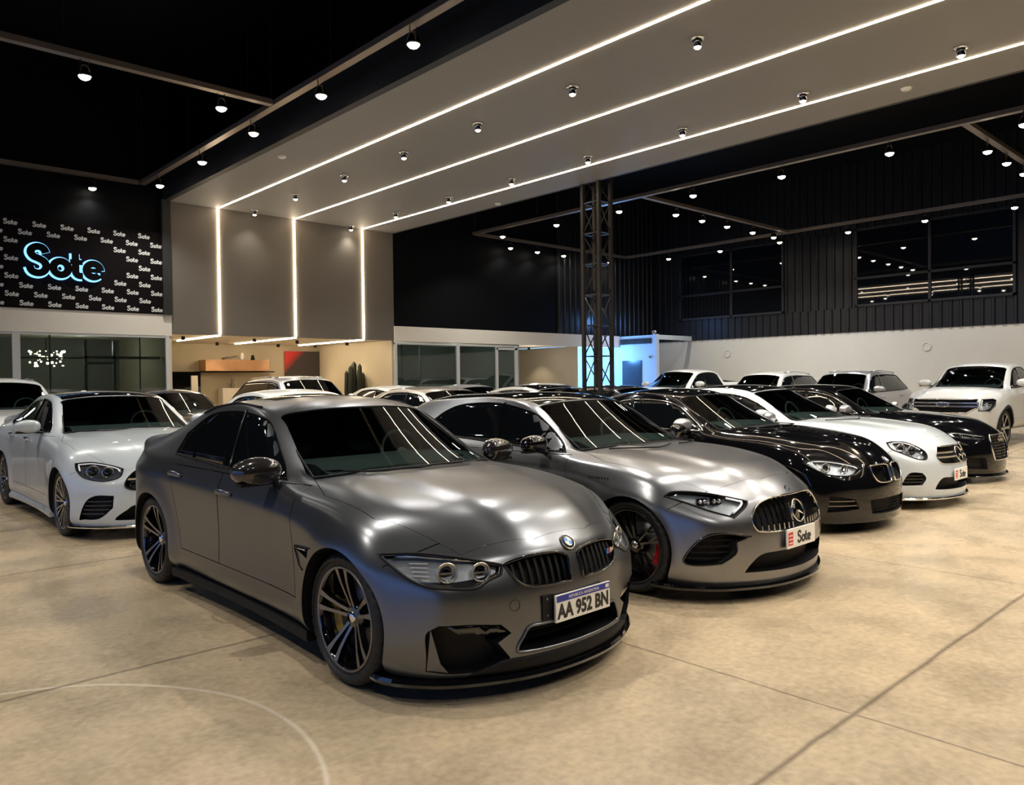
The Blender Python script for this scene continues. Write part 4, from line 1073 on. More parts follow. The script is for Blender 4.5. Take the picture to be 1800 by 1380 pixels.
def build_esal():
    c = Car(SPEC['esal'], 3); c.sp['doorseams'] = (1.50, 2.55, 3.25)
    c.root = car_root('car', POS['esal'], 0, 'white saloon with black roof and silver multi-spoke wheels, behind the matte dark grey saloon')
    full = windscreen(c, ws_for(c)); c.cut_wheels()
    gr = catmull([(0, .70), (.20, .705), (.345, .693), (.44, .635), (.495, .555), (.475, .510), (.37, .492), (0, .488)], 4, False, (0, 7)); grf = gr+mirx(gr)[1:-1]
    hd = catmull([(.828, .750), (.70, .758), (.56, .725), (.485, .693), (.53, .618), (.66, .585), (.785, .616), (.83, .683)], 4, True, (0, 3))
    sid = catmull([(.835, .220), (.80, .38), (.727, .450), (.59, .445), (.60, .326), (.70, .225), (.80, .215)], 4, True, (3, 4))
    low = catmull([(0, .36), (.39, .350), (.49, .300), (.58, .218), (.5, .20), (0, .195)], 4, False, (0, 5)); lowf = low+mirx(low)[1:-1]
    for sg in (-1, 1): c.cut('F', hd, .06, sg, step=.03); c.cut('F', sid, .09, sg)
    c.cut('F', grf, .07, step=.04); c.cut('F', lowf, .09, step=.05)
    parts = c.finish(WHITE_PAINT, BLK, std_panels(c, roofm=True, hood0=.18)); swap_roof(parts, GBLK)
    windscreen_glass(c, full); cabin(c, 0, 1.0)
    side_glass(c, [(1.80, 1.0), (2.0, 1.13), (2.2, 1.25), (2.42, 1.335), (2.80, 1.365), (3.3, 1.33), (3.65, 1.20), (3.76, 1.08), (3.5, 1.035), (2.8, 1.01)], [((2.78, 1.36), (2.60, 1.01)), ((3.4, 1.30), (3.28, 1.03))], (0, 7), CHR)
    g = bezel(c, grf, .008, [GBLK], 'radiator_grille', off=.003)
    bars(c, hclip(grf, [.597]), .012, [CHR], 'grille_slat', g, .006, flat=.6, up=(0, 1, 0))
    bars(c, wall_clip(grf, [sg*(.05+.05*i) for i in range(9) for sg in (-1, 1)]), .008, [GBLK], 'grille_mesh', g, .02)
    emblem(c, 'star', 0, .60, .085, -.006)
    for sg in (-1, 1):
        headlight(c, hd, 'proj', sg); sp_ = [(p[0]*sg, p[1]) for p in sid]; bars(c, hclip(sp_, [.27, .31, .35, .39]), .007, [GBLK], 'intake_louvre', None, .03)
        mirror_part(c, sg, 2.0, 1.07, WHITE_PAINT, 1.05); handle(c, sg, 2.48, .90, CHR); handle(c, sg, 3.3, .92, CHR)
        skirt(c, sg, 1.28, 3.38, .14, .21, .01, WHITE_PAINT)
    splitter(c, .125, .15, .02, a=.85, m=CHR); wipers(c, [((-.6, 1.0), (-.08, 1.03)), ((.0, 1.03), (.45, 1.02))]); rear_bits(c); four_wheels(c, 'mesh')
    return c

def build_generic(kind, paint, pos, rz, label, roof=None, mirrorm=None, grille='bars', wheels='five', trim=None, det=2, full_detail=False, group=None):
    c = Car(SPEC[kind], det)
    c.root = car_root('car', pos, rz, label, group)
    by, bz, fx = base_map(c); hatch = c.sp.get('tail') == 'hatch'; sp = c.sp
    nu = 0.08 if kind == 'pickup' else .05 if kind == 'suv' else 0
    full = windscreen(c, ws_for(c), inner=True); c.cut_wheels()
    z = lambda v: bz(v)
    gr = catmull([(0, z(.66)+nu), (.30, z(.655)+nu), (.40, z(.63)+nu), (.38, z(.55)), (.28, z(.50)), (0, z(.50))], 4, False, (0, 5)); grf = gr+mirx(gr)[1:-1]
    if kind == 'pickup':
        grf = [(-.60, 1.01), (.60, 1.01), (.62, .83), (.52, .80), (.43, .735), (-.43, .735), (-.52, .80), (-.62, .83)]
    hd = [(a, z(b)+nu*.7) for a, b in catmull([(.80, .695), (.70, .70), (.58, .68), (.47, .655), (.50, .60), (.62, .575), (.76, .60)], 4, True, (0, 3))]
    if kind == 'pickup': hd = [(.66, 1.005), (.80, 1.015), (.845, .99), (.85, .88), (.80, .77), (.63, .775), (.665, .88)]
    for sg in (-1, 1): c.cut('F', hd, .05, sg, step=.04)
    c.cut('F', grf, .06, step=.05)
    low = [(-.55, z(.33)), (.55, z(.33)), (.5, z(.22)), (-.5, z(.22))]; c.cut('F', low, .06, step=.08)
    if not sp.get('doorseams'): c.sp['doorseams'] = (by(1.30), by(2.42), c.axles[1]-.57) if kind != 'pickup' else (by(1.32), by(2.50), by(3.40))
    parts = c.finish(paint, BLK, std_panels(c, roofm=bool(roof))); 
    if roof: swap_roof(parts, roof)
    windscreen_glass(c, full); cabin(c, 0, z(1.0)-.02)
    if hatch: sw = [(1.62, .965), (1.85, 1.09), (2.08, 1.225), (2.30, 1.30), (2.64, 1.33), (3.02, 1.325), (3.4, 1.31)]; sw = [(by(a), bz(b)) for a, b in sw]+[(sp['ym'][4]-.02, bz(1.27)), (sp['ym'][4]+.14, bz(1.08)), (sp['ym'][4]-.1, bz(1.01)), (by(2.6), bz(.98))]; cor = (0, 8)
    elif kind == 'pickup': sw = [(by(a), bz(b)) for a, b in [(1.64, .965), (1.85, 1.09), (2.08, 1.225), (2.30, 1.30), (2.64, 1.335), (3.02, 1.33), (3.25, 1.28), (3.30, .995), (2.5, .985)]]; cor = (0, 6, 7)
    else: sw = [(by(a), bz(b)) for a, b in [(1.62, .962), (1.79, 1.075), (2.03, 1.23), (2.20, 1.295), (2.57, 1.33), (3.00, 1.312), (3.22, 1.255), (3.36, 1.12), (3.28, 1.005), (2.24, .972)]]; cor = (0, 7, 8)
    ym = (by(2.50), bz(1.33)), (by(2.42), bz(.98))
    bp = [ym]+([((by(3.3), bz(1.30)), (by(3.3), bz(1.01)))] if hatch else [])
    side_glass(c, sw, bp, cor, trim or BLK)
    g = bezel(c, grf, .010, [CHR], 'radiator_grille', off=.004)
    if kind == 'pickup':
        bars(c, [(-.64, .935, .64, .935), (-.64, .865, .64, .865)], .024, [SILV], 'grille_slat', g, -.022, flat=.7, up=(0, 1, 0), nseg=14)
        bars(c, hclip(grf, [.77, .80, .95]), .008, [BLK], 'grille_mesh', g, .02, nseg=12)
        emblem(c, 'oval', 0, .900, .125, .040, n=(0, -1, 0))
    else: bars(c, hclip(grf, [z(.53), z(.57), z(.61)]), .009, [SAT if grille == 'bars' else GBLK], 'grille_slat', g, .008, flat=.6, up=(0, 1, 0), nseg=10)
    for sg in (-1, 1):
        headlight(c, hd, 'proj' if kind != 'pickup' else 'drl', sg)
        mirror_part(c, sg, by(1.86), bz(1.03)+(.04 if kind == 'pickup' else .01), mirrorm or paint, 1.05 if kind != 'pickup' else 1.15, reach=.155 if kind != 'pickup' else .20)
        handle(c, sg, by(2.30), bz(.85), paint if trim is None else trim); handle(c, sg, by(3.0), bz(.87), paint if trim is None else trim)
        if kind in ('suv', 'pickup'):
            for ya in c.axles:   # dark wheel arch lips
                e = MB(); P = []
                for i in range(15):
                    t = math.pi*(i/14); rr_ = sp['arch']+.02
                    yy, zz = ya-rr_*math.cos(t), c.r+rr_*math.sin(t)
                    P.append(c.pr('S', yy, max(zz, sp['zm'][1]+.06), sg, .004)[0])
                e.tube(P, .036 if kind == 'pickup' else .026, 6, flat=.4, up=(1, 0, 0)); e.build('arch_trim', [BLK], c.root)
            if kind == 'pickup': continue
            e = MB(); e.tube([c.pr('T', sg*x*fx, y, 1, .035)[0] if 0 else c.pr('T', sg*x*fx*sp.get('cabin', 1), y, 1, .028)[0] for x, y in ((.53, by(2.35)), (.53, by(2.7)), (.53, by(3.1)), (.52, sp['ym'][4]-.15))], .014, 6); 
            for yy in (by(2.4), sp['ym'][4]-.2): e.tube([c.pr('T', sg*.53*fx*sp.get('cabin', 1), yy, 1, -.005)[0], c.pr('T', sg*.53*fx*sp.get('cabin', 1), yy, 1, .03)[0]], .012, 5)
            e.build('roof_rail', [SILV if kind == 'suv' else BLK], c.root)
    rear_bits(c); four_wheels(c, wheels, 2 if full_detail else 1)
    return c
# ================================================================ the showroom
def concrete():
    mt = bpy.data.materials.new('polished_concrete'); mt.use_nodes = True; nt = mt.node_tree; b = nt.nodes['Principled BSDF']; L = nt.links
    N = lambda t, **k: nt.nodes.new(t)
    tc = N('ShaderNodeTexCoord'); sep = N('ShaderNodeSeparateXYZ'); L.new(tc.outputs['Object'], sep.inputs[0])
    off = N('ShaderNodeVectorMath'); L.new(tc.outputs['Object'], off.inputs[0]); off.inputs[1].default_value = (.31, .73, .377)
    def M(op, a, b_=None, c=None, clamp=False):
        n = N('ShaderNodeMath'); n.operation = op; n.use_clamp = clamp
        for i, v in enumerate((a, b_, c)):
            if v is None: continue
            if isinstance(v, (int, float)): n.inputs[i].default_value = v
            else: L.new(v, n.inputs[i])
        return n.outputs[0]
    def noise(s, d, w_=0, vec=None):
        n = N('ShaderNodeTexNoise'); n.inputs['Scale'].default_value = s; n.inputs['Detail'].default_value = d; n.inputs['Distortion'].default_value = w_
        L.new(off.outputs[0], n.inputs['Vector']); return n.outputs['Fac']
    def ramp(f, stops):
        r = N('ShaderNodeValToRGB'); L.new(f, r.inputs[0]); e = r.color_ramp.elements
        while len(e) > 1: e.remove(e[0])
        e[0].position = stops[0][0]; e[0].color = stops[0][1]
        for p, c in stops[1:]:
            q = e.new(p); q.color = c
        return r.outputs[0]
    big = noise(.45, 6, .3); mid = noise(2.2, 10, .2); fine = noise(26, 6)
    base = ramp(big, [(.3, (.40, .325, .225, 1)), (.7, (.53, .405, .26, 1))])
    mpat = ramp(mid, [(.3, (.80, .80, .79, 1)), (.5, (1, 1, 1, 1)), (.7, (1.10, 1.08, 1.05, 1))])
    fpat = ramp(fine, [(.25, (.80, .80, .80, 1)), (.52, (1, 1, 1, 1)), (.75, (1.16, 1.16, 1.14, 1))])
    def mul(a, b_, f=1.0):
        n = N('ShaderNodeMix'); n.data_type = 'RGBA'; n.blend_type = 'MULTIPLY'; n.inputs[0].default_value = f
        L.new(a, n.inputs[6]); L.new(b_, n.inputs[7]); return n.outputs[2]
    c = mul(mul(base, mpat), fpat)
    wob = M('MULTIPLY', M('SUBTRACT', noise(2.0, 3), .5), .03)
    X, Y = M('ADD', sep.outputs[0], wob), M('ADD', sep.outputs[1], wob)
    def line(v, at, step, w_):
        a = M('ABSOLUTE', M('SUBTRACT', M('MODULO', M('ADD', v, 300*step-at+step/2), step), step/2))
        return M('SUBTRACT', 1, M('DIVIDE', a, w_), None, True)
    jx = line(X, 3.48, 3.02, .011); jy = line(Y, 1.505, 2.92, .022)
    j = M('MAXIMUM', jx, jy)
    dx = M('SUBTRACT', X, .22); dy = M('SUBTRACT', Y, 3.25); rad = M('SQRT', M('ADD', M('MULTIPLY', dx, dx), M('MULTIPLY', dy, dy)))
    arc = M('SUBTRACT', 1, M('DIVIDE', M('ABSOLUTE', M('SUBTRACT', rad, 1.38)), .018), None, True)
    side = M('GREATER_THAN', M('ADD', M('MULTIPLY', dx, .8), M('MULTIPLY', dy, 1.0)), -.35); arc = M('MULTIPLY', arc, side)
    vor = N('ShaderNodeTexVoronoi'); vor.inputs['Scale'].default_value = 1.5; vor.inputs['Randomness'].default_value = 1; L.new(tc.outputs['Object'], vor.inputs['Vector'])
    pit = M('LESS_THAN', vor.outputs['Distance'], .022)
    def mixc(f, a, col):
        n = N('ShaderNodeMix'); n.data_type = 'RGBA'; L.new(f, n.inputs[0]); L.new(a, n.inputs[6]); n.inputs[7].default_value = (*col, 1); return n.outputs[2]
    c = mixc(M('MULTIPLY', arc, .8), c, (.64, .56, .45)); c = mixc(M('MULTIPLY', j, .75), c, (.09, .065, .045)); c = mixc(M('MULTIPLY', pit, .8), c, (.05, .04, .03))
    L.new(c, b.inputs['Base Color'])
    ro = ramp(mid, [(.3, (.20, .20, .20, 1)), (.7, (.36, .36, .36, 1))]); L.new(ro, b.inputs['Roughness']); b.inputs['Specular IOR Level'].default_value = .35
    bp = N('ShaderNodeBump'); bp.inputs['Strength'].default_value = .12; bp.inputs['Distance'].default_value = .01
    L.new(M('SUBTRACT', fine, M('MULTIPLY', j, 1.5)), bp.inputs['Height']); L.new(bp.outputs[0], b.inputs['Normal'])
    return mt
YB, XR, XL, YF, ZT = 18.2, 24.5, -9.0, -7.0, 8.2
CX0, CX1, CZ, CTOP = 6.30, 12.37, 5.68, 6.28
NIGHT = mat('black_cladding', (.0007, .001, .0018), .6, spec=.12)
CREAM = mat('cream_plaster', (.80, .75, .65), .75, noise=(3, .04, .03))
OFFW = mat('grey_white_plaster', (.62, .60, .54), .75, noise=(1.2, .05, .03))
BEIGE = mat('beige_plaster', (.62, .55, .40), .8, noise=(2, .04, .03))
PANEL = mat('taupe_panel', (.150, .132, .110), .55, noise=(1.5, .08, 0))
SOFFIT = mat('soffit_board', (.245, .236, .226), .65, noise=(1, .05, 0))
FASC = mat('charcoal_fascia', (.010, .011, .012), .6)
RIB = mat('ribbed_black_sheet', (.006, .0068, .009), .35, spec=.5)
FRM = mat('white_aluminium', (.62, .62, .60), .35)
DFRM = mat('dark_window_frame', (.015, .016, .018), .4)
OFFG = tinted('office_glass', (.40, .45, .44))
WING = mat('upper_window_glass', (.004, .005, .007), .02, spec=.9)
LEDM = mat('led_line', (1, 1, 1), .5, emit=(1, .80, .56), es=LED_E)
struct('floor', MB().box(XL, XR, YF, 26, -.1, 0), [concrete()])
struct('ceiling', MB().box(XL, XR, YF, 26, ZT, ZT+.1), [NIGHT])
mb = MB()   # rear wall above the office band
mb.box(XL, CX0, YB+.02, YB+.2, 3.10, ZT); mb.box(CX1, XR, YB+.02, YB+.2, 3.08, ZT); mb.box(CX0, CX1, YB+.25, YB+.3, CZ, ZT)
struct('wall_back', mb, [NIGHT])
def ribs(mb, axis, at, a0, a1, z0, z1, sgn, pitch=.27, d=.035):
    n = int((a1-a0)/pitch)
    pr = []
    for i in range(n+1):
        a = a0+i*pitch
        for da, dd in ((0, 0), (.10, 0), (.125, d), (.185, d), (.21, 0)):
            if a+da <= a1: pr.append((a+da, dd))
    pr.append((a1, 0)); vs = []
    for a, dd in pr:
        for z in (z0, z1): vs.append((at-sgn*dd, a, z) if axis == 'x' else (a, at-sgn*dd, z))
    mb.add(vs, [(2*i, 2*i+1, 2*i+3, 2*i+2) for i in range(len(pr)-1)], 0, False)
mb = MB(); ribs(mb, 'y', YB, 19.0, XR, 3.08, ZT, 1); struct('trim_1', mb, [RIB])
# side walls
mb = MB(); mb.box(XR, XR+.2, YF, 26, 0, 2.90); struct('wall_right', mb, [OFFW])
W1, W2 = (12.84, 17.02, 3.66, 6.10), (6.10, 10.46, 3.68, 6.12)
mb = MB()
for a, b, z0, z1 in ((YF, YB, 2.90, 3.66), (YF, YB, 6.12, ZT), (YF, W2[0], 3.66, 6.12), (W2[1], W1[0], 3.66, 6.12), (W1[1], YB, 3.66, 6.12)): ribs(mb, 'x', XR-.02, a, b, z0, z1, 1)
mb.box(XR, XR+.2, YF, 26, 2.90, ZT)
struct('wall_right_upper', mb, [RIB])
struct('wall_front', MB().box(XL, XR, YF-.2, YF, 0, ZT), [NIGHT])
mb = MB(); mb.box(XL-.2, XL, YF, 26, 4.6, ZT); mb.box(XL-.2, XL, YF, 26, 0, .3)
for y in range(-7, 27, 4): mb.box(XL-.2, XL, y-.15, y+.15, .3, 4.6)
struct('wall_left', mb, [NIGHT])
for k, (a, b, z0, z1) in enumerate((W1, W2)):
    f = MB(); t = .07; zt = 4.53
    for q in ((a, b, z0, z0+t), (a, b, z1-t, z1), (a, b, zt, zt+t)): f.box(XR-.09, XR+.02, q[0], q[1], q[2], q[3])
    for y in (a, (a+b)/2+(-.1 if k == 0 else 0)-.03, b-t): f.box(XR-.09, XR+.02, y, y+t, z0, z1)
    o = f.build('window_%d' % (k+1), [DFRM], kind='structure')
    g = MB(); g.box(XR-.045, XR-.035, a+.03, b-.03, z0+.03, z1-.03); g.build('pane', [WING], o)

# canopy, its lit lines and the tall panel under it
mb = MB(); mb.box(CX0, CX1, YF+.5, YB+.25, CZ, CTOP, 0)
mb.box(CX0-.13, CX0, YF+.5, YB+.25, CZ, CTOP+.02, 1); mb.box(CX1, CX1+.08, YF+.5, YB+.25, CZ, CTOP+.02, 1)
struct('ceiling_canopy', mb, [SOFFIT, FASC])
mb = MB(); mb.box(CX0, CX1, YB, YB+.22, 2.68, CZ); struct('wall_back_panel', mb, [PANEL])
mb = MB(); mb.box(CX0-.20, CX0-.01, YB-.12, YB+.22, 3.10, CZ); struct('trim_2', mb, [FASC])
for k, (x, yr) in enumerate(((7.42, 21.0), (9.37, 21.9), (11.38, 21.9))):
    wd = ('left', 'middle', 'right')[k]
    for bx, lb in (((x-.015, x+.015, YF+.6, YB-.024, CZ-.010, CZ), '%s glowing line along the soffit'), ((x-.017, x+.017, YB-.022, YB, 2.69, CZ-.012), '%s glowing upright line on the taupe panel'), ((x-.016, x+.016, YB+.0, yr, 2.650, 2.678), '%s glowing line under the taupe panel')):
        m_ = MB(); m_.box(*bx); m_.build('led_line_light', [LEDM], label=lb % wd, cat='light strip', group='glowing lines')
# cream band, office fronts
mb = MB(); mb.box(XL, CX0, YB-.03, YB+.3, 2.62, 3.10); mb.box(CX1, 22.28, YB-.03, YB+.3, 2.66, 3.08); struct('trim_3', mb, [CREAM])
mb = MB(); mb.box(XL, 22.28, YB+.3, 26, 2.68, 3.0)
struct('ceiling_offices', mb, [CREAM])
mb = MB(); mb.box(CX0-.03, XR, 22.4, 22.5, 0, 2.68)
struct('wall_reception', mb, [BEIGE]); struct('wall_reception_right', MB().box(CX1-.05, CX1+.02, YB+.05, 22.4, 0, 2.68), [BEIGE]); struct('wall_reception_left', MB().box(CX0-.06, CX0, YB+.0, 22.4, 0, 2.68), [BEIGE])
mb = MB(); mb.box(17.2, 19.95, 21.2, 21.3, 0, 2.68); mb.box(19.93, 20.0, YB-.02, 21.3, 0, 2.67); struct('wall_alcove', mb, [mat('sand_plaster', (.50, .45, .36), .8)])
DROOM = mat('office_wall', (.30, .31, .29), .8)
mb = MB(); mb.box(XL, CX0-.06, 21.9, 22.0, 0, 2.68); mb.box(CX1+.03, 17.15, 21.2, 21.3, 0, 2.68); mb.box(17.12, 17.2, YB, 21.3, 0, 2.68, 0); struct('wall_office', mb, [DROOM])
def glazing(name, x0, x1, posts, zt, extra=(), label=''):
    f = MB(); f.box(x0, x1, YB-.02, YB+.06, zt-.05, zt); f.box(x0, x1, YB-.02, YB+.06, 0, .06)
    for a, w_ in posts: f.box(a-w_/2, a+w_/2, YB-.03, YB+.06, 0, zt)
    for b in extra: f.box(*b)
    o = f.build(name, [FRM], kind='structure')
    g = MB(); g.box(x0, x1, YB+.015, YB+.025, .05, zt-.03); g.build('pane', [OFFG], o)
glazing('window_3', XL, 6.24, [(3.26, .14), (6.20, .08), (0, .14), (-3, .14)], 2.62, [(4.62, 4.68, YB+.5, YB+.56, 0, 2.5), (5.20, 5.26, YB+.5, YB+.56, 0, 2.5), (4.62, 6.2, YB+.5, YB+.56, 2.10, 2.16), (4.68, 5.20, YB+.5, YB+.55, 1.98, 2.03), (3.95, 3.98, YB+.5, YB+.53, 0, 2.6), (5.75, 5.78, YB+.5, YB+.53, 0, 2.6), (3.3, 4.62, YB+.5, YB+.53, 2.10, 2.13)])
glazing('window_4', CX1, 17.12, [(12.41, .08), (14.65, .12), (16.22, .10), (17.06, .12)], 2.62, [(12.95, 12.98, YB+.5, YB+.53, 0, 2.6), (13.9, 13.93, YB+.9, YB+.93, 0, 2.6), (16.2, 17.1, YB-.03, YB+.05, 2.48, 2.55)])
# blue-lit lobby at the right end
BLUEW = mat('lobby_plaster', (.55, .62, .70), .8)
mb = MB(); mb.box(20.0, 22.3, 21.2, 21.3, 0, 2.68); struct('wall_lobby', mb, [BLUEW])
mb = MB(); mb.box(22.3, 22.42, 16.65, 22.4, 0, 3.06); mb.box(22.3, 24.5, 16.53, 16.65, 2.9, 3.06); mb.box(22.26, 22.42, 16.50, 16.66, 0, 3.08); struct('wall_vestibule', mb, [BLUEW])
mb = MB(); mb.box(22.27, 22.31, 17.18, 18.05, .05, 2.17); o = struct('door_1', mb, [mat('navy_door', (.006, .012, .03), .25)])
h = MB(); h.tube([(22.26, 17.3, 1.0), (22.22, 17.3, 1.0), (22.22, 17.42, 1.0)], .012, 8); h.build('door_handle', [CHR], o)
t = MB()
for k in range(5): t.box(22.24, 22.30, 16.75, 18.12, 2.76+k*.04, 2.785+k*.04)
t.build('air_vent', [DFRM], label='dark louvred air vent above the navy door in the blue-lit corner', cat='vent')

def add_light(name, kind, loc, energy, col=(1, .94, .84), parent=None, **k):
    l = bpy.data.lights.new(name, kind); l.energy = energy; l.color = col
    for a, b in k.items(): setattr(l, a, b)
    o = bpy.data.objects.new(name, l); COL.objects.link(o); o.location = loc; o.parent = parent
    return o
for x in (1.5, 4.9): add_light('lamp_or_fill_light', 'POINT', (x, 20.0, 2.4), 26, (1, .95, .85), shadow_soft_size=.1)  # added fill without a fixture, brightens the left office
add_light('lamp_or_fill_light', 'POINT', (18.5, 18.9, 2.2), 14, (1, .93, .8), shadow_soft_size=.15)  # fill added to lift the alcove walls, no lamp body
for x in (13.6, 15.8): add_light('lamp_or_fill_light', 'POINT', (x, 19.8, 2.4), 16, (.95, 1, .9), shadow_soft_size=.1)  # fixtureless fill added inside the right-hand offices
# wall lamp with its cold glow
t = MB(); t.lathe([(0, -.10), (.13, -.09), (.16, 0), (.16, .03)], 24, 'y', (20.45, 21.17, 2.02), 0); t.lathe([(.16, .0), (.19, .0), (.19, .05)], 24, 'y', (20.45, 21.17, 2.02), 1)
BL = mat('cold_lamp', (1, 1, 1), .5, emit=(.35, .75, 1), es=30)
t.build('wall_lamp', [BL, DFRM], label='round cold blue wall lamp glowing behind the lattice column', cat='lamp')
add_light('lamp_glow', 'POINT', (20.7, 20.5, 1.9), 330, (.12, .38, 1), shadow_soft_size=.15)
add_light('lamp_glow', 'POINT', (21.3, 18.3, 2.3), 120, (.12, .38, 1), shadow_soft_size=.15)
add_light('lamp_glow', 'POINT', (21.4, 17.5, 3.6), 25, (.15, .40, 1), shadow_soft_size=.15)
for y, z, lab in ((16.62, 3.17, 'small white camera on top of the blue-lit doorway'), (16.80, 2.3, 'small grey camera beside the navy door')):
    q = MB(); q.tube([(22.34, y+.05, z-.12), (22.34, y+.05, z-.02)], .02, 8); q.tube([(22.42, y+.05, z), (22.22, y-.03, z-.02)], .05, 12); 
    q.lathe([(0, 0), (.035, 0)], 12, 'x', (22.215, y-.03, z-.02), 1)
    q.build('security_camera', [FRM, GBLK], label=lab, cat='camera')
for y, lab in ((15.04, 'white ring on the plaster wall, nearer the blue-lit corner'), (8.39, 'white ring on the plaster wall above the silver pickup bonnet')):
    q = MB(); ring_mb(q, Matrix.Translation((XR-.012, y, 2.36)) @ Matrix.Rotation(R(90), 4, 'Y'), .115, .014); q.lathe([(0, -.01), (.10, -.01)], 24, 'x', (XR, y, 2.36), 1)
    q.build('wall_speaker', [FRM, OFFW], label=lab, cat='speaker')

# printed banner and the big halo sign
mb = MB(); mb.box(1.2, 6.12, YB-.06, YB-.02, 3.11, 4.93)
ban = mb.build('banner', [mat('banner_print', (.006, .004, .0045), .7, spec=.08, noise=(.9, .5, 0))], label='black banner on the upper left wall with small white words in staggered rows', cat='banner')
q = MB(); MW = Matrix.Rotation(R(90), 4, 'X')
for r in range(10):
    z = 4.81-.179*r
    for k in range(-8, 12):
        x = 3.20+k*.505+(.25 if r % 2 else 0)
        if x < 1.4 or x > 6.05: continue
        if 2 <= r <= 6 and 3.30 < x < 5.12+(.2 if r in (3, 4, 5) else 0)+(.2 if r == 4 else 0): continue
        q = MB(); sote(q, .122, Matrix.Translation((x, YB-.063, z)) @ MW, 0, .002, 0, .19, 3); q.build('printed_word', [mat('grey_print', (.72, .72, .70), .5)], ban)
t = empty('halo_sign', (4.15, YB-.06, 4.07), label='large black raised letters spelling Sote with a blue glowing edge', cat='sign')
q = MB(); sote(q, .70, Matrix.Translation((0, -.10, 0)) @ MW, -.04, .01, 0, .20, 8); q.build('letters', [mat('sign_black', (.001, .001, .0015), .6, spec=.1)], t)
q = MB(); sote(q, .70, Matrix.Translation((0, -.05, 0)) @ MW, 0, .02, 0, .20, 8, .085); o = q.build('glow_edge', [mat('halo_blue', (.2, .5, 1), .5, emit=(.20, .52, 1), es=1.6)], t); o.location = (-.012, 0, -.008)

# reception recess: shelf, art, plant, counter
t = empty('floating_shelf', (9.45, 22.1, 1.88), label='long wooden box shelf on the reception back wall', cat='shelf')
WOOD = mat('oak_veneer', (.48, .26, .13), .5, noise=(4, .25, .02))
q = MB(); q.box(-.95, .95, -.2, .29, 0, .32); q.build('box', [WOOD], t, .004)
q = MB(); q.tube([(9.05, 22.1, 2.24), (9.35, 22.1, 2.30), (9.5, 22.1, 2.31)], [.03, .03, .02], 8); q.tube([(9.12, 22.1, 2.2), (9.12, 22.1, 2.25)], .03, 8); q.build('ornament', [SAT], label='small dark metal ornament on the wooden shelf', cat='ornament')
q = MB(); q.lathe([(.04, 2.20), (.07, 2.26), (.05, 2.36), (.035, 2.40), (.04, 2.42)], 16, 'z', (9.66, 22.1, 0)); q.build('vase', [WHT], label='small white vase on the wooden shelf', cat='vase')
q = MB(); q.lathe([(.055, 2.20), (.06, 2.26), (.04, 2.28), (.045, 2.34), (0, 2.36)], 16, 'z', (9.98, 22.1, 0)); q.build('ornament', [BLK], label='small black ornament at the right end of the wooden shelf', cat='ornament')
t = empty('picture', (11.75, 22.38, 2.05), label='dark canvas with a red upper left corner beside the wooden shelf', cat='picture')
def artmat():
    mt = mat('canvas_print', (.06, .05, .05), .5); nt = mt.node_tree; b = nt.nodes['Principled BSDF']
    tc = nt.nodes.new('ShaderNodeTexCoord'); s_ = nt.nodes.new('ShaderNodeSeparateXYZ'); nt.links.new(tc.outputs['Object'], s_.inputs[0])
    a = nt.nodes.new('ShaderNodeMath'); a.operation = 'SUBTRACT'; nt.links.new(s_.outputs[2], a.inputs[0]); nt.links.new(s_.outputs[0], a.inputs[1])
    r = nt.nodes.new('ShaderNodeValToRGB'); e = r.color_ramp.elements; e[0].position = .35; e[0].color = (.05, .042, .045, 1); e[1].position = .72; e[1].color = (.75, .04, .03, 1)
    nt.links.new(a.outputs[0], r.inputs[0]); nt.links.new(r.outputs[0], b.inputs['Base Color']); return mt
q = MB(); q.box(-.62, .62, -.03, .0, -.45, .45); q.build('canvas', [artmat()], t)
t = empty('reception_unit', (8.1, 22.2, 0), label='black open unit standing under the wooden shelf', cat='unit')
q = MB(); q.box(-.65, .25, -.3, .15, 0, 1.86); q.build('cabinet', [GBLK], t); q = MB(); q.box(-.02, .16, -.34, -.3, .9, 1.75); q.build('inlay', [CREAM], t)
q = MB(); q.box(.25, 2.6, -.02, .15, 1.84, 1.875); q.build('worktop', [BLK], t)
q = MB(); q.lathe([(.05, 1.38), (.07, 1.45), (.03, 1.55), (.045, 1.62), (.02, 1.70)], 14, 'z', (9.35, 22.1, 0)); q.build('sculpture', [SAT], label='slim standing figure under the wooden shelf', cat='sculpture')
q = MB(); q.box(9.0, 9.9, 21.95, 22.3, 0, 1.38); q.build('sideboard', [CREAM], label='cream sideboard against the reception back wall', cat='sideboard')
t = empty('potted_cactus', (11.94, 19.6, 0), label='tall dark cactus with several upright arms against the beige wall', cat='plant')
q = MB(); CACT = mat('cactus_dark', (.015, .022, .014), .7)
for x, y, z0, z1, r_ in ((-.14, 0, .5, 2.0, .06), (.0, .05, .5, 2.12, .065), (.14, -.04, .5, 2.05, .055), (-.22, .1, .6, 1.85, .05), (.30, .05, .5, 1.80, .05), (.06, -.12, .5, 1.92, .05)):
    q.tube([(x*.7, y, z0), (x, y, (z0+z1)/2), (x, y, z1-.08), (x, y, z1)], [r_*1.45, r_*1.45, r_*1.1, .01], 8)
q.build('arms', [CACT], t); q = MB(); q.lathe([(.0, 0), (.20, 0), (.27, .55), (.27, .6), (.22, .6), (.2, .5), (0, .5)], 20, 'z'); q.build('pot', [BLK], t)
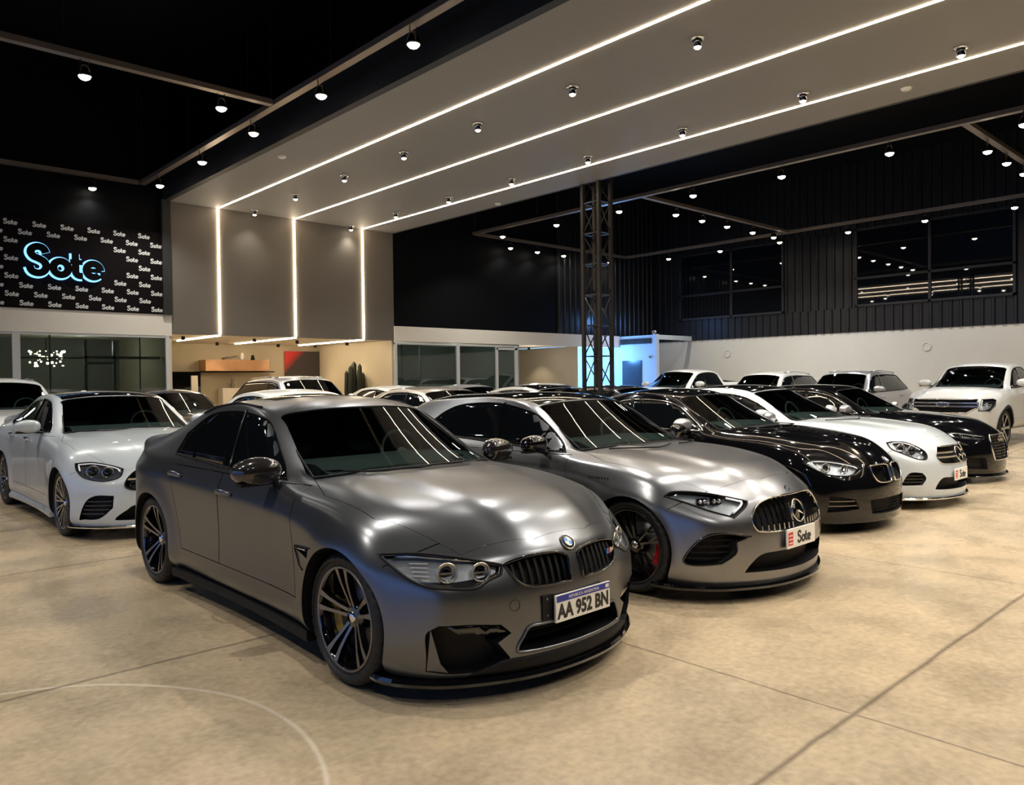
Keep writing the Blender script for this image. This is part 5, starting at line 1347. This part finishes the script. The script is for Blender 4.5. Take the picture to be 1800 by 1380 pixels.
# office: glowing beads added in place of a bright reflection in the glass
t = empty('reflection_cluster', (4.25, 20.4, 2.62), label='glowing cluster added in the left office for a bright reflection in its glass', cat='lamp')
q = MB(); q.tube([(0, 0, 0), (0, 0, -.35)], .01, 6); q.build('cable', [BLK], t)  # cable made up along with the cluster
rnd = random.Random(4)
for k in range(46):
    q = MB(); q.sphere((rnd.uniform(-.36, .38), rnd.uniform(-.1, .1), rnd.uniform(-.66, -.30)), rnd.uniform(.012, .036), 5)
    q.build('bulb', [mat('reflection_glow', (1, 1, 1), .5, emit=(1, .8, .55), es=9)], t)  # emissive bead of the stand-in reflection

# lattice column
t = empty('lattice_column', (12.61, 10.88, 0), label='black steel lattice column holding the soffit edge', cat='column')
STEEL = mat('black_steel', (.030, .028, .027), .45, metal=.4)
for x in (-.19, .19):
    for y in (-.225, .225):
        q = MB(); q.box(x-.035, x+.035, y-.035, y+.035, 0, CTOP-.02); q.build('chord', [STEEL], t)
q = MB(); nz = 9; hz = (CZ+.2)/nz
for k in range(nz+1):
    z = .05+k*hz
    for a, b in (((-.19, -.225), (.19, -.225)), ((.19, -.225), (.19, .225)), ((.19, .225), (-.19, .225)), ((-.19, .225), (-.19, -.225))): q.box(min(a[0], b[0])-.012, max(a[0], b[0])+.012, min(a[1], b[1])-.012, max(a[1], b[1])+.012, z-.012, z+.012)
    if k < nz:
        for x in (-.19, .19):
            s2 = 1 if (k % 2 == 0) else -1
            q.tube([(x, -.225*s2, z), (x, .225*s2, z+hz)], .014, 6)
        for y in (-.225, .225):
            s2 = 1 if (k % 2 == 0) else -1
            q.tube([(-.19*s2, y, z), (.19*s2, y, z+hz)], .014, 6)
q.build('bracing', [STEEL], t)
q = MB(); q.box(-.3, .3, -.33, .33, 0, .02); q.build('base_plate', [STEEL], t)

# lamps: surface downlights in the canopy, spots on the cable trays
BULB = mat('lamp_glass', (1, 1, 1), .5, emit=(1, .90, .74), es=22)
def downlight(name, x, y, z, label, group, rose=True, energy=1.0, glow=True):
    t = empty(name, (x, y, z), label=label, cat='lamp', group=group)
    if rose:
        q = MB(); q.lathe([(0, 0), (.085, 0), (.085, -.014), (.0, -.014)], 28, 'z'); q.build('ceiling_rose', [CHR], t)
    q = MB(); q.lathe([(.052, -.01), (.052, -.105), (.046, -.11), (.046, -.06), (0, -.06)], 24, 'z'); q.build('lamp_body', [GBLK], t)
    q = MB(); q.sphere((0, 0, -.098), .046, 8, 0, None, (1, 1, .8)); q.build('bulb', [BULB], t)
    add_light('lamp_or_fill_light', 'SPOT', (0, 0, -.16), SPOT_W*energy, parent=t, spot_size=R(110), spot_blend=1.0, shadow_soft_size=.045)
    return t
proto = None
def dim(t, f):
    for ch in t.children:
        if ch.type == 'LIGHT': ch.data = ch.data.copy(); ch.data.energy *= f
def copies(proto, spots, label, group):
    for i, (x, y, z) in enumerate(spots):
        c = copy_tree(proto); c.location = (x, y, z); c['label'] = label(i, x, y); c['group'] = group
        if y > 17.5: dim(c, .12)
def ordn(i): return ['first', 'second', 'third', 'fourth', 'fifth', 'sixth', 'seventh', 'eighth', 'ninth', 'tenth', 'eleventh'][i]
dl = downlight('ceiling_downlight', 8.17, 5.40, CZ, 'x', 'soffit downlights')
A_ = [(8.17, 5.40+2.075*i, CZ) for i in range(7)]; B_ = [(10.93, 3.33+2.10*i, CZ) for i in range(8)]
lab = lambda row, n: (lambda i, x, y: 'soffit downlight between %s glowing lines, %s from the back wall' % (row, ordn(n-1-i)))
copies(dl, A_[1:], lambda i, x, y: lab('left and middle', 7)(i+1, x, y), 'soffit downlights'); dl['label'] = lab('left and middle', 7)(0, 0, 0)
copies(dl, B_, lab('middle and right', 8), 'soffit downlights')
for x, y, l_ in ((6.62, 13.28, 'left edge'), (12.2, 13.57, 'right edge beside the lattice column'), (11.87, 4.33, 'right edge nearest the camera')):
    q = MB(); q.lathe([(0, -.03), (.06, -.03), (.075, -.01), (.08, 0)], 24, 'z', (x, y, CZ)); q.build('ceiling_sensor', [FRM], label='small flat white disc on the soffit near its %s' % l_, cat='sensor')
TRAY = mat('tray_steel', (.30, .25, .21), .35, metal=.7)
def tray(x0, x1, y0, y1, label, w_=.06):
    t = empty('cable_tray', ((x0+x1)/2, (y0+y1)/2, 5.94), label=label, cat='cable tray')
    dx, dy = (x1-x0)/2, (y1-y0)/2; q = MB()
    if dx > dy:
        for s2 in (-1, 1): q.box(-dx, dx, s2*w_-.004, s2*w_+.004, -.03, .05)
        q.box(-dx, dx, -w_, w_, -.03, -.024)
    else:
        for s2 in (-1, 1): q.box(s2*w_-.004, s2*w_+.004, -dy, dy, -.03, .05)
        q.box(-w_, w_, -dy, dy, -.03, -.024)
    q.build('channel', [TRAY], t)
    n = max(2, int(max(dx, dy)*2/2.5))
    for i in range(n+1):
        a = -1+2*i/n; q = MB(); q.tube([(dx*a if dx > dy else 0, dy*a if dy >= dx else 0, .0), (dx*a if dx > dy else 0, dy*a if dy >= dx else 0, ZT-5.94)], .006, 5); q.build('hanger', [STEEL], t)
tray(5.60, 5.74, YF+.5, 18.0, 'long cable tray beside the left edge of the soffit')
tray(-6, 5.59, 11.49, 11.61, 'nearer cross cable tray meeting the soffit tray at upper left')
tray(-6, 5.59, 17.94, 18.06, 'farther cross cable tray above the black banner')
tray(15.04, 15.16, YF+.5, 17.9, 'long cable tray right of the lattice column')
tray(15.17, 22.33, 11.54, 11.66, 'cross cable tray over the white pickup')
tray(15.17, 22.33, 4.49, 4.61, 'cross cable tray at the far right near the camera')
tray(22.34, 22.46, YF+.5, 17.9, 'long cable tray in front of the upper windows')
tray(15.17, 22.33, 17.84, 17.96, 'cross cable tray along the dark rear wall', .05)
sp = empty('track_spotlight', (5.67, 7.83, 5.90), label='x', cat='lamp', group='spotlights on the cable trays')
for s2 in (-1, 1): q = MB(); q.tube([(.05*s2, 0, .0), (.05*s2, 0, -.16)], .006, 6); q.build('bracket', [STEEL], sp)
q = MB(); q.lathe([(0, -.07), (.04, -.075), (.065, -.12), (.088, -.20), (.090, -.23), (.078, -.225), (.03, -.17), (0, -.165)], 20, 'z'); q.build('lamp_head', [GBLK], sp)
q = MB(); q.sphere((0, 0, -.222), .074, 8, 0, None, (1, 1, .7)); q.build('bulb', [BULB], sp)
add_light('lamp_or_fill_light', 'SPOT', (0, 0, -.28), SPOT_W, (1, .965, .91), parent=sp, spot_size=R(130), spot_blend=.7, shadow_soft_size=.05)
def row(pts, lab_, grp): copies(sp, [(x, y, 5.905) for x, y in pts], lambda i, x, y: lab_ % ordn(i), grp)
sp.location = (5.67, 7.83, 5.905); sp['label'] = 'first spotlight on the tray beside the soffit, nearest the camera'
G_ = 'spotlights on the cable trays'
row([(5.67, 10.11), (5.67, 12.37), (5.67, 14.6), (5.67, 16.89)], 'spotlight on the tray beside the soffit, %s behind the nearest', G_)
row([(2.93, 11.55), (4.79, 11.55)], '%s spotlight from the left on the nearer cross tray at upper left', G_)
row([(4.67, 18.0)], 'spotlight above the black banner, %s left of the corner', G_)
row([(15.1, 3.65+2.16*i) for i in range(7)], '%s spotlight from the camera on the long tray right of the lattice column', G_)
row([(16.52, 11.6), (17.7, 11.6), (18.92, 11.6), (20.27, 11.6), (21.48, 11.6)], '%s spotlight from the left on the cross tray over the white pickup', G_)
row([(16.4, 4.55), (17.6, 4.55), (18.8, 4.55), (20.0, 4.55)], '%s spotlight from the left on the cross tray at the far right', G_)
row([(22.4, 5.62), (22.4, 7.71), (22.4, 9.78), (22.4, 11.9), (22.4, 14.0), (22.4, 16.05)], '%s spotlight from the right on the tray before the upper windows', G_)
row([(16.6, 17.9), (17.8, 17.9), (19.04, 17.9), (21.44, 17.9)], '%s spotlight from the left on the tray along the dark rear wall', G_)
q = MB(); q.lathe([(.045, 0), (.045, -.09), (.04, -.09), (.04, -.02)], 16, 'z')
rl = empty('recess_downlight', (6.92, 19.2, 2.68), label='x', cat='lamp', group='black downlights in the reception ceiling'); q.build('lamp_body', [BLK], rl)
q = MB(); q.lathe([(0, -.06), (.038, -.06)], 16, 'z'); q.build('bulb', [mat('recess_bulb', (1, 1, 1), .5, emit=(1, .85, .6), es=12)], rl)
add_light('lamp_or_fill_light', 'SPOT', (0, 0, -.08), 30, (1, .82, .58), parent=rl, spot_size=R(100), spot_blend=.6, shadow_soft_size=.04)
spots = [(8.77, 19.3), (8.68, 21.5), (10.13, 19.6), (10.6, 21.7), (11.71, 21.5), (11.81, 19.8)]
for i, (x, y) in enumerate(spots):
    c = copy_tree(rl); c.location = (x, y, 2.68); c['label'] = 'black reception downlight, %s from the left' % ordn(i+1)
for x, y, l_ in ((17.95, 19.7, 'nearer the office glass'), (19.3, 19.9, 'nearer the lattice column')):
    c = copy_tree(rl); c.location = (x, y, 2.68); c['label'] = 'black downlight in the sand-coloured alcove ceiling, %s' % l_; dim(c, 1.3)
rl['label'] = 'black reception downlight, leftmost over the recess'
# the same lamps continue behind the camera; only their light reaches the picture
for x, y in [(8.17, 3.3), (8.17, 1.2), (8.17, -.9), (8.17, -3), (10.93, 1.2), (10.93, -.9), (10.93, -3), (5.67, 5.5), (5.67, 3.2), (5.67, 1), (5.67, -1.5), (15.1, 1.5), (15.1, -.7), (15.1, -3), (1, 11.55), (-1, 11.55), (2.0, 4.5), (0, 4.5), (-2, 4.5), (2, -2), (-1, -2), (20, -2), (22.4, 1)]:
    add_light('lamp_or_fill_light', 'SPOT', (x, y, 5.55), SPOT_W, spot_size=R(130), spot_blend=.7, shadow_soft_size=.05)
# ================================================================ the cars in place
build_m3(); build_amg(); build_coupe(); build_eco(); build_audi(); build_esal()
H = -math.pi/2
build_generic('pickup', CREAM_WHITE, (17.6, 5.72), H, 'large white pickup with two-bar chrome grille at the right edge', wheels='truck', full_detail=True, det=3)
build_generic('suv', SILVER_PAINT, (17.8, 8.75), H, 'silver grey sport utility car with roof rails, beside the large white pickup', roof=None)
build_generic('suv', CREAM_WHITE, (18.2, 11.3), H, 'white sport utility car between the silver grey one and the pickup by the blue corner')
build_generic('pickup', CREAM_WHITE, (17.9, 14.1), H, 'white pickup with thick white door frames, parked by the blue-lit corner', wheels='truck')
build_generic('sal', CREAM_WHITE, (5.55, 8.3), 0, 'white saloon of which only the roof arc shows over the nearest car', roof=None)
build_generic('sal', BEIGE_PAINT, (8.3, 8.4), 0, 'beige saloon with dark side windows, seen between the two matte grey cars')
build_generic('sal', SILVER_PAINT, (10.9, 8.3), 0, 'silver car with dark roof glass behind the matte grey hatchback', roof=GBLK)
build_generic('audi', DGREY_PAINT, (13.3, 8.3), 0, 'dark grey fastback behind the lattice column', trim=CHR)
build_generic('suv', CREAM_WHITE, (2.45, 13.0), 0, 'white sport utility car at the left edge, behind the black-roofed white saloon')
build_generic('sal', DGREY_PAINT, (5.25, 13.0), 0, 'dark saloon between the black-roofed white saloon and the reception')
build_generic('suv', SILVER_PAINT, (8.05, 13.15), 0, 'tall silver sport utility car in front of the reception', roof=None)
build_generic('sal', CREAM_WHITE, (10.75, 13.15), 0, 'white car right of the tall silver sport utility car')
build_generic('suv', SILVER_PAINT, (12.95, 13.0), 0, 'pale silver car in front of the right-hand office glass') if 0 else build_generic('sal', SILVER_PAINT, (12.95, 13.15), 0, 'pale silver car in front of the right-hand office glass')
build_generic('sal', CREAM_WHITE, (15.7, 12.9), 0, 'white saloon in front of the sand-coloured alcove')
